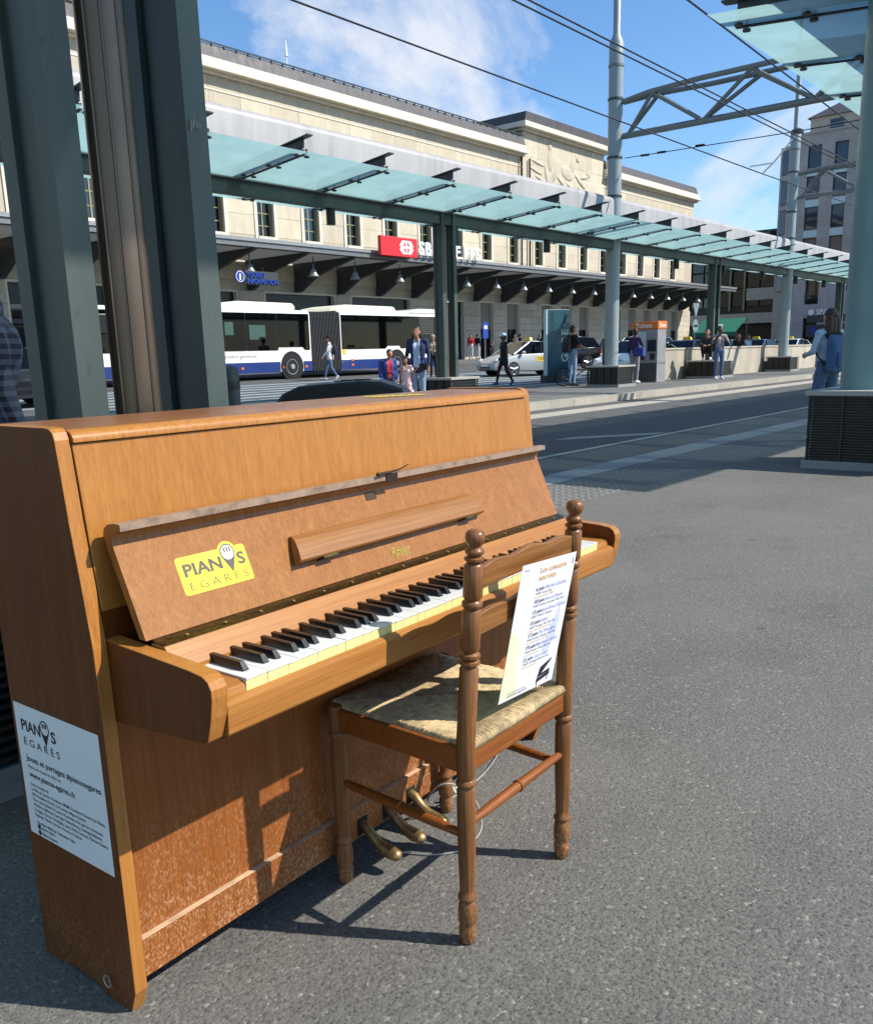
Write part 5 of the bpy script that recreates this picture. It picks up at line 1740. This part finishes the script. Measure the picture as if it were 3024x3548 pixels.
BASE = dict(pelvis=(0, 0, .96), waist=(0, 0, 1.09), chest=(0, -.01, 1.30), neck=(0, .005, 1.47), head=(0, -.02, 1.635),
            shR=(-.175, .01, 1.425), shL=(.175, .01, 1.425), elR=(-.225, .03, 1.15), elL=(.225, .03, 1.15), wrR=(-.225, -.05, .91), wrL=(.225, -.05, .91),
            hiR=(-.085, 0, .93), hiL=(.085, 0, .93), knR=(-.095, -.015, .50), knL=(.095, -.015, .50), anR=(-.1, .02, .085), anL=(.1, .02, .085), toR=(-.115, -.135, .03), toL=(.115, -.135, .03))

def person(label, loc, yaw, H=1.72, top='cloth_black', legs='cloth_denim', shoes='cloth_black', skin='skin_light', hair='hair_dark', hairlen=0., sleeves=True, shorts=False,
           pose=None, slim=1., coat=None, dress=None, vox=.014, hat=None, group=None, headturn=0., inner=None):
    J = {k: Vector(v) for k, v in BASE.items()}
    for k, v in (pose or {}).items(): J[k] = Vector(v)
    s = H/1.75
    th = thing('person', label, 'person', loc, yaw, group)
    prims = []     # (kind, a, b, ra, rb, tag)
    def cap(a, b, ra, rb, tg): prims.append((Vector(a), Vector(b), ra, rb, tg))
    X = Vector((1, 0, 0))
    sx = (J['shL']-J['shR']).normalized()
    hx = (J['hiL']-J['hiR']).normalized()
    w = slim
    for d in (-1, 1):
        cap(J['pelvis']+hx*d*.055*w, J['waist']+hx*d*.045*w, .105*w, .098*w, 'legs')
        cap(J['waist']+hx*d*.045*w, J['chest']+sx*d*.065*w, .100*w, .112*w, 'top')
        cap(J['chest']+sx*d*.06*w, J['neck']+sx*d*.045*w-Vector((0, 0, .06)), .105*w, .062*w, 'top')
    cap(J['shR'], J['shL'], .062, .062, 'top')
    cap(J['pelvis']+(J['waist']-J['pelvis'])*.35, J['waist'], .112*w, .108*w, 'top')
    cap(J['neck']-Vector((0, 0, .05)), J['head']-Vector((0, 0, .06)), .056, .050, 'skin')
    hd = J['head']
    RT = Matrix.Rotation(headturn, 3, 'Z')
    def hv(x, y, z): return hd+RT @ Vector((x, y, z))
    cap(hv(0, .012, .035), hv(0, .0, .0), .083, .080, 'skin')
    cap(hv(0, -.012, -.02), hv(0, -.022, -.075), .070, .046, 'skin')        # jaw
    cap(hv(0, -.085, .005), hv(0, -.104, -.028), .010, .014, 'skin')        # nose
    cap(hv(-.02, -.078, -.062), hv(.02, -.078, -.062), .012, .012, 'skin')  # lips
    for d in (-1, 1): cap(hv(d*.078, .01, .01), hv(d*.080, .012, -.03), .016, .012, 'skin')
    for S_ in 'RL':
        cap(J['sh'+S_], J['el'+S_], .052, .043, 'top')
        cap(J['el'+S_], J['wr'+S_], .041, .030, 'top' if sleeves else 'skin')
        d = (J['wr'+S_]-J['el'+S_]).normalized()
        side = Vector((0, -1, 0)) if abs(d.y) < .8 else Vector((0, 0, 1))
        side = (side-d*side.dot(d)).normalized()
        pl = J['wr'+S_]+d*.045
        cap(J['wr'+S_], pl+d*.03, .027, .030, 'skin')
        for k in range(4):
            o = side*(.030-.020*k)
            ln = (.062, .070, .066, .052)[k]
            cu = d.cross(side)*(.015 if S_ == 'R' else -.015)
            cap(pl+d*.04+o, pl+d*(.04+ln)+o+cu, .0105, .008, 'skin')
        cap(pl+side*.02, pl+side*.055+d*.045, .012, .009, 'skin')
        cap(J['hi'+S_], J['kn'+S_], .092*w, .062, 'legs')
        cap(J['kn'+S_], J['an'+S_], .060, .042, 'skin' if shorts else 'legs')
        cap(J['an'+S_], J['to'+S_], .046, .034, 'shoe')
        cap(J['an'+S_]+(J['an'+S_]-J['to'+S_]).normalized()*.05-Vector((0, 0, .045)), J['to'+S_], .036, .034, 'shoe')
    if coat: # long garment: (hem height, hem half width)
        hz, hw_ = coat
        for d in (-1, 1): cap(J['waist']+hx*d*.04, Vector((J['pelvis'].x+d*hw_*.5, J['pelvis'].y, hz)), .115*w, hw_*.75, 'top')
    if dress:
        hz, hw_ = dress
        for d in (-1, 1): cap(J['waist']+hx*d*.03, Vector((J['pelvis'].x+d*hw_*.5, J['pelvis'].y, hz)), .105*w, hw_*.8, 'dress')
    mb = MB(Matrix.Scale(s, 4))
    for a, b, ra, rb, tg in prims:
        if (b-a).length > 1e-4: mb.path([a, b], [ra, rb], 12)
        mb.ell(a, (ra,)*3, 12, 8); mb.ell(b, (rb,)*3, 12, 8)
    me0 = bpy.data.meshes.new('t'); me0.from_pydata(mb.v, [], mb.f)
    ob = bpy.data.objects.new('t', me0); COL.objects.link(ob)
    r_ = ob.modifiers.new('r', 'REMESH'); r_.mode = 'VOXEL'; r_.voxel_size = vox
    sm = ob.modifiers.new('s', 'SMOOTH'); sm.factor = .5; sm.iterations = 2
    me = bpy.data.meshes.new_from_object(ob.evaluated_get(bpy.context.evaluated_depsgraph_get()))
    bpy.data.objects.remove(ob, do_unlink=True); bpy.data.meshes.remove(me0)
    tags = ['skin', 'top', 'legs', 'shoe', 'dress']
    for m_ in (skin, top, legs, shoes, top if dress is None else dress_mat): me.materials.append(MATS[m_])
    n = len(me.polygons)
    c = np.zeros(n*3); me.polygons.foreach_get('center', c); c = c.reshape(-1, 3)/s
    best = np.full(n, 1e9); idx = np.zeros(n, int)
    for a, b, ra, rb, tg in prims:
        A, B = np.array(a), np.array(b)
        ab = B-A; L2 = max(ab @ ab, 1e-9)
        tt = np.clip(((c-A) @ ab)/L2, 0, 1)
        dd = np.linalg.norm(c-(A+tt[:, None]*ab), axis=1)-(ra+(rb-ra)*tt)
        mk = dd < best
        best[mk] = dd[mk]; idx[mk] = tags.index(tg)
    if inner: # open front shows another colour
        mk = (idx == 1) & (np.abs(c[:, 0]) < .075) & (c[:, 1] < -.03) & (c[:, 2] > .9)
        me.materials.append(MATS[inner]); idx[mk] = 5
    me.polygons.foreach_set('material_index', idx.astype(np.int32))
    me.polygons.foreach_set('use_smooth', [True]*n)
    bo_ = bpy.data.objects.new('body', me); COL.objects.link(bo_); bo_.parent = th
    if hair:
        q = MB(Matrix.Scale(s, 4))
        q.ell(hv(0, .026, .040), (.089, .092, .088), 14, 10)
        q.ell(hv(0, .05, -.01), (.080, .062, .085), 12, 8)
        if hairlen > 0:
            for d in (-1, 0, 1):
                q.path([hv(d*.045, .05, .02), hv(d*.06, .075, -.08), hv(d*.065, .07, -.08-hairlen*.6), hv(d*.05, .075, -.08-hairlen)], [.055, .055, .05, .02], 10)
        q.build('hair', hair, th, smooth=True)
    for d in (-1, 1):
        MB(Matrix.Scale(s, 4)).ell(hv(d*.031, -.076, .012), (.011, .008, .007), 8, 6).build('eye', 'hair_dark', th, smooth=True)
    if hat:
        q = MB(Matrix.Scale(s, 4))
        q.ell(hv(0, .012, .062), (.098, .108, .080), 16, 9)
        q.ell(hv(0, -.095, .048), (.06, .06, .010), 12, 6)
        q.build('cap', hat, th, smooth=True)
    return th
dress_mat = 'cloth_pink_print'

def backpack(label, who, H, m_, z=1.22, y=.20, size=(.29, .17, .44), tilt=0):
    s = H/1.75
    c = who.matrix_basis @ Vector((0, y*s, z*s))
    T = thing('backpack', label, 'backpack', c, who.rotation_euler.z)
    a, b, d = [v*s/2 for v in size]
    q = MB()
    pr = [(-b*.5, -d), (b*.9, -d*.95), (b, -d*.4), (b*.92, d*.4), (b*.45, d*.9), (-b*.4, d), (-b*.75, d*.6), (-b*.75, -d*.8)]
    q.prism(pr, 'x', -a, a)
    q.build('pack', m_, T, bevel=.035*s, seg=4, smooth=60)
    q = MB().prism([(b*.9, -d*.75), (b*1.35, -d*.65), (b*1.35, -d*.05), (b*.95, d*.1)], 'x', -a*.75, a*.75)
    q.build('pocket', m_, T, bevel=.02*s, seg=3, smooth=60)
    for e in (-1, 1):
        MB().path([(e*a*.55, -b*.6, d*.85), (e*a*.75, -b*1.2, d*1.0), (e*a*.8, -b*1.0-.19*s, d*.75), (e*a*.85, -b-.16*s, 0), (e*a*.8, -b*.6, -d*.75)], .017*s, 8).build('strap', 'pack_black', T, smooth=True)
    MB().path([(-a*.25, -b*.3, d), (0, -b*.3, d*1.12), (a*.25, -b*.3, d)], .008*s, 6).build('handle', 'pack_black', T, smooth=True)
    return T

stride = dict(knR=(-.09, -.16, .52), anR=(-.09, -.24, .10), toR=(-.095, -.39, .06), knL=(.09, .06, .50), anL=(.09, .28, .17), toL=(.095, .20, .04), elR=(-.23, .12, 1.18), wrR=(-.23, .12, .93), elL=(.23, -.06, 1.17), wrL=(.22, -.22, .97))
fold = dict(elR=(-.25, -.03, 1.16), wrR=(-.02, -.20, 1.12), elL=(.25, -.03, 1.16), wrL=(.03, -.19, 1.08))
look = dict(head=(0, -.05, 1.615))

p1 = person('person in white jacket and black cap walking past the bus bellows', (24.8, 26.0, gz(26)), R(-140), 1.72, 'cloth_white', 'cloth_denim', 'cloth_white', pose=stride, hat='cloth_black', coat=(.88, .15))
backpack('dark rucksack on the walker in the white jacket', p1, 1.72, 'pack_black')
p2 = person('person in navy cardigan and jeans holding a small child by the hand', (13.2, 11.4, PZ), R(-62), 1.62, 'cloth_navy', 'cloth_denim_light', 'cloth_white', 'skin_tan', hairlen=.12, inner='cloth_pale_blue',
            pose=dict(head=(-.01, -.05, 1.61), elR=(-.24, .02, 1.15), wrR=(-.27, -.10, .95), wrL=(.24, -.06, .92)), coat=(.86, .14))
bg_ = MB().path([(12.98, 11.12, 1.60), (13.08, 11.22, 1.3), (13.28, 11.30, 1.05)], .012, 6).box((13.04, 11.12, 1.02), (.16, .09, .12), Euler((0, 0, R(-62))).to_matrix())
tag(bg_.build('shoulder_bag', 'pack_black', bevel=.01), 'small black shoulder bag on the person in the navy cardigan', 'bag')
p3 = person('dark haired child in blue jacket with red collar beside the navy cardigan', (12.74, 11.75, PZ), R(-30), 1.20, 'cloth_blue', 'cloth_navy', 'cloth_white', 'skin_tan', slim=1.05, pose=dict(head=(.03, -.06, 1.61)), inner='cloth_red')
backpack('big blue school satchel on the child in the blue jacket', p3, 1.20, 'cloth_blue', 1.2, .24, (.42, .22, .5))
p4 = person('small child in pink patterned dress holding a hand', (13.02, 11.55, PZ), R(-75), 1.04, 'cloth_pink_print', 'skin_tan', 'cloth_white', 'skin_tan', 'hair_brown', hairlen=.16, sleeves=False, dress=(.55, .2),
            pose=dict(elL=(.26, -.02, 1.25), wrL=(.36, -.06, 1.32)))
p5 = person('person in beige pullover and grey cap standing with folded arms by the bus', (28.4, 23.7, gz(23.7)), R(-50), 1.75, 'cloth_beige', 'cloth_black', 'cloth_black', 'skin_tan', pose=fold, hat='cloth_grey')
p6 = person('person all in black with pale helmet and blue shoes walking across the crossing', (25.2, 17.9, gz(17.9)), R(-120), 1.74, 'cloth_black', 'cloth_maroon', 'cloth_blue', 'skin_dark', pose=stride, hat='cloth_pale_blue', coat=(.80, .16))
p7 = person('tall person in black shirt and light denim shorts holding a bicycle', (24.1, 14.55, PZ), R(70), 1.83, 'cloth_black', 'cloth_denim_light', 'cloth_black', 'skin_tan', 'hair_brown', sleeves=False, pose=dict(elL=(.24, -.05, 1.2), wrL=(.12, -.28, 1.16), elR=(-.24, -.04, 1.2), wrR=(-.14, -.28, 1.12)))
backpack('black rucksack on the tall person with the bicycle', p7, 1.83, 'pack_black', 1.2, .21)
p8 = person('long haired person in dark grey jacket standing beside the bicycle', (25.25, 14.0, PZ), R(165), 1.68, 'cloth_slate', 'cloth_black', 'skin_tan', 'skin_tan', hairlen=.30, coat=(.86, .15), pose=dict(elL=(.25, -.06, 1.18), wrL=(.16, -.26, 1.1)))
p9 = person('person in purple jacket buying at the ticket machine', (26.25, 13.55, PZ), R(85), 1.70, 'cloth_purple', 'cloth_grey', 'cloth_white', 'skin_dark', pose=dict(elR=(-.22, -.12, 1.2), wrR=(-.12, -.32, 1.2)))
c_ = p9.matrix_basis @ Vector((-.22, .08, .98))
q = MB(Matrix.Translation(c_)).box((0, 0, 0), (.34, .16, .26), Euler((0, 0, R(85))).to_matrix()).path([(0, 0, .1), (.06, .12, .40), (.12, .25, .48)], .02, 6)
tag(q.build('sports_bag', 'cloth_blue', bevel=.05, seg=3), 'bright blue sports bag hanging on the person at the ticket machine', 'bag')
squat = dict(pelvis=(0, .12, .32), waist=(0, .12, .45), chest=(0, -.02, .64), neck=(0, -.09, .80), head=(0, -.14, .95), shR=(-.175, -.06, .77), shL=(.175, -.06, .77), elR=(-.24, -.18, .55), elL=(.24, -.18, .55), wrR=(-.1, -.36, .52), wrL=(.1, -.36, .52),
             hiR=(-.09, .10, .30), hiL=(.09, .10, .30), knR=(-.16, -.26, .50), knL=(.16, -.26, .50), anR=(-.12, -.04, .09), anL=(.12, -.04, .09), toR=(-.13, -.2, .03), toL=(.13, -.2, .03))
p10 = person('curly haired person in black and white jacket crouching on the post base', (30.2, 12.85, PZ+.62), R(-70), 1.74, 'cloth_charcoal', 'cloth_black', 'cloth_white', 'skin_tan', pose=squat)
p11 = person('person in grey T-shirt and jeans standing at the platform edge with hands at face', (29.1, 11.95, PZ), R(-48), 1.74, 'cloth_grey', 'cloth_denim', 'cloth_white', 'skin_dark', sleeves=False, pose=dict(elR=(-.27, -.1, 1.22), wrR=(-.1, -.22, 1.44), elL=(.27, -.08, 1.2), wrL=(.06, -.2, 1.36)))
backpack('bulky black rucksack on the person in the grey T-shirt', p11, 1.74, 'pack_black', 1.18, .23, (.36, .25, .52))
lean = dict(head=(0, -.06, 1.62), elR=(-.27, -.15, 1.2), wrR=(-.1, -.3, 1.12), elL=(.27, -.15, 1.2), wrL=(.1, -.3, 1.12))
p12 = person('bald person in black shirt leaning on the low stone wall', (37.4, 14.55, .1), R(-60), 1.66, 'cloth_black', 'cloth_denim', skin='skin_tan', hair=None, sleeves=False, pose=lean)
p13 = person('person in pale shirt behind the low wall beside the bald person', (39.4, 14.9, .1), R(-20), 1.62, 'cloth_pale_blue', 'cloth_denim', skin='skin_tan', sleeves=False)
p14 = person('long haired person in pale blue top and jeans behind the teal mast', (12.05, 3.52, 0), R(148), 1.66, 'cloth_pale_blue', 'cloth_denim', 'cloth_white', 'skin_light', 'hair_brown', hairlen=.30, vox=.012,
             pose=dict(elR=(-.26, .0, 1.18), wrR=(-.14, -.2, 1.22), elL=(.27, .02, 1.2), wrL=(.16, -.22, 1.16), knL=(.1, -.1, .5), anL=(.1, -.02, .09), toL=(.1, -.17, .04)))
backpack('blue canvas rucksack on the long haired person by the teal mast', p14, 1.66, 'pack_blue', 1.17, .20, (.33, .20, .50))
p15 = person('person in dark checked shirt behind the left end of the piano', (1.36, 3.30, 0), R(110), 1.74, 'cloth_check', 'cloth_navy', 'cloth_black', 'skin_light', vox=.014, slim=1.25, pose=dict(head=(0, -.12, 1.58), chest=(0, -.04, 1.3)))
mini = [((49.6, 38.0), 'cloth_red', 'cloth_white', 'person in red and white top by the station doors', -60, 1.7), ((50.9, 38.4), 'cloth_black', 'cloth_white', 'person in black top and white trousers by the station doors', 100, 1.72), ((52.9, 38.6), 'cloth_charcoal', 'cloth_maroon', 'child in dark clothes by the station doors', -30, 1.25),
        ((55.2, 38.2), 'cloth_beige', 'cloth_denim', 'person in beige coat beside the blue sign by the station', -80, 1.7), ((56.6, 38.7), 'cloth_navy', 'cloth_black', 'person in navy jacket near the blue sign by the station', 60, 1.74), ((58.6, 38.3), 'cloth_black', 'cloth_denim', 'person in black coat and jeans near the station downpipe', -20, 1.7), ((64.0, 38.2), 'cloth_grey', 'cloth_denim', 'person in grey top behind the silver taxi', 20, 1.7)]
for (xy, tp, lg, lb, yw, hh) in mini:
    person(lb, (*xy, .86), R(yw), hh, tp, lg, vox=.02, skin='skin_tan')

# bicycle between the two people on the far platform
bc = thing('bicycle', 'small wheeled black bicycle held between two people on the far platform', 'bicycle', (24.35, 14.45, PZ), R(-38))
for x in (-.52, .52):
    q = MB()
    q.path([(x+.27*math.cos(R(a)), 0, .29+.27*math.sin(R(a))) for a in range(0, 361, 15)], .018, 8, False)
    w_ = q.build('wheel', 'tyre', bc, smooth=True)
    q = MB()
    for a in range(0, 360, 30): q.tube((x, 0, .29), (x+.26*math.cos(R(a)), 0, .29+.26*math.sin(R(a))), .003, seg=4)
    q.tube((x, -.04, .29), (x, .04, .29), .02, seg=8)
    q.build('spokes', 'alloy', w_)
q = MB()
for a, b in (((-.52, 0, .29), (-.12, 0, .30)), ((-.12, 0, .30), (-.25, 0, .78)), ((-.12, 0, .30), (.38, 0, .62)), ((-.2, 0, .6), (.38, 0, .66)), ((-.52, 0, .29), (-.2, 0, .6)), ((.38, 0, .6), (.52, 0, .29)), ((.38, 0, .6), (.34, 0, .95))): q.tube(a, b, .018, seg=8)
q.build('frame', 'black_paint', bc, smooth=True)
MB().tube((.34, -.26, .96), (.34, .26, .96), .014, seg=8).build('handlebar', 'dark_steel', bc)
MB().ell((-.26, 0, .80), (.13, .07, .03), 12, 6).build('saddle', 'black_plastic', bc, smooth=True)
MB().tube((-.12, -.1, .30), (-.12, .1, .30), .012, seg=8).bx(-.2, -.1, -.17, -.1, .2, .23).build('pedals', 'dark_steel', bc)
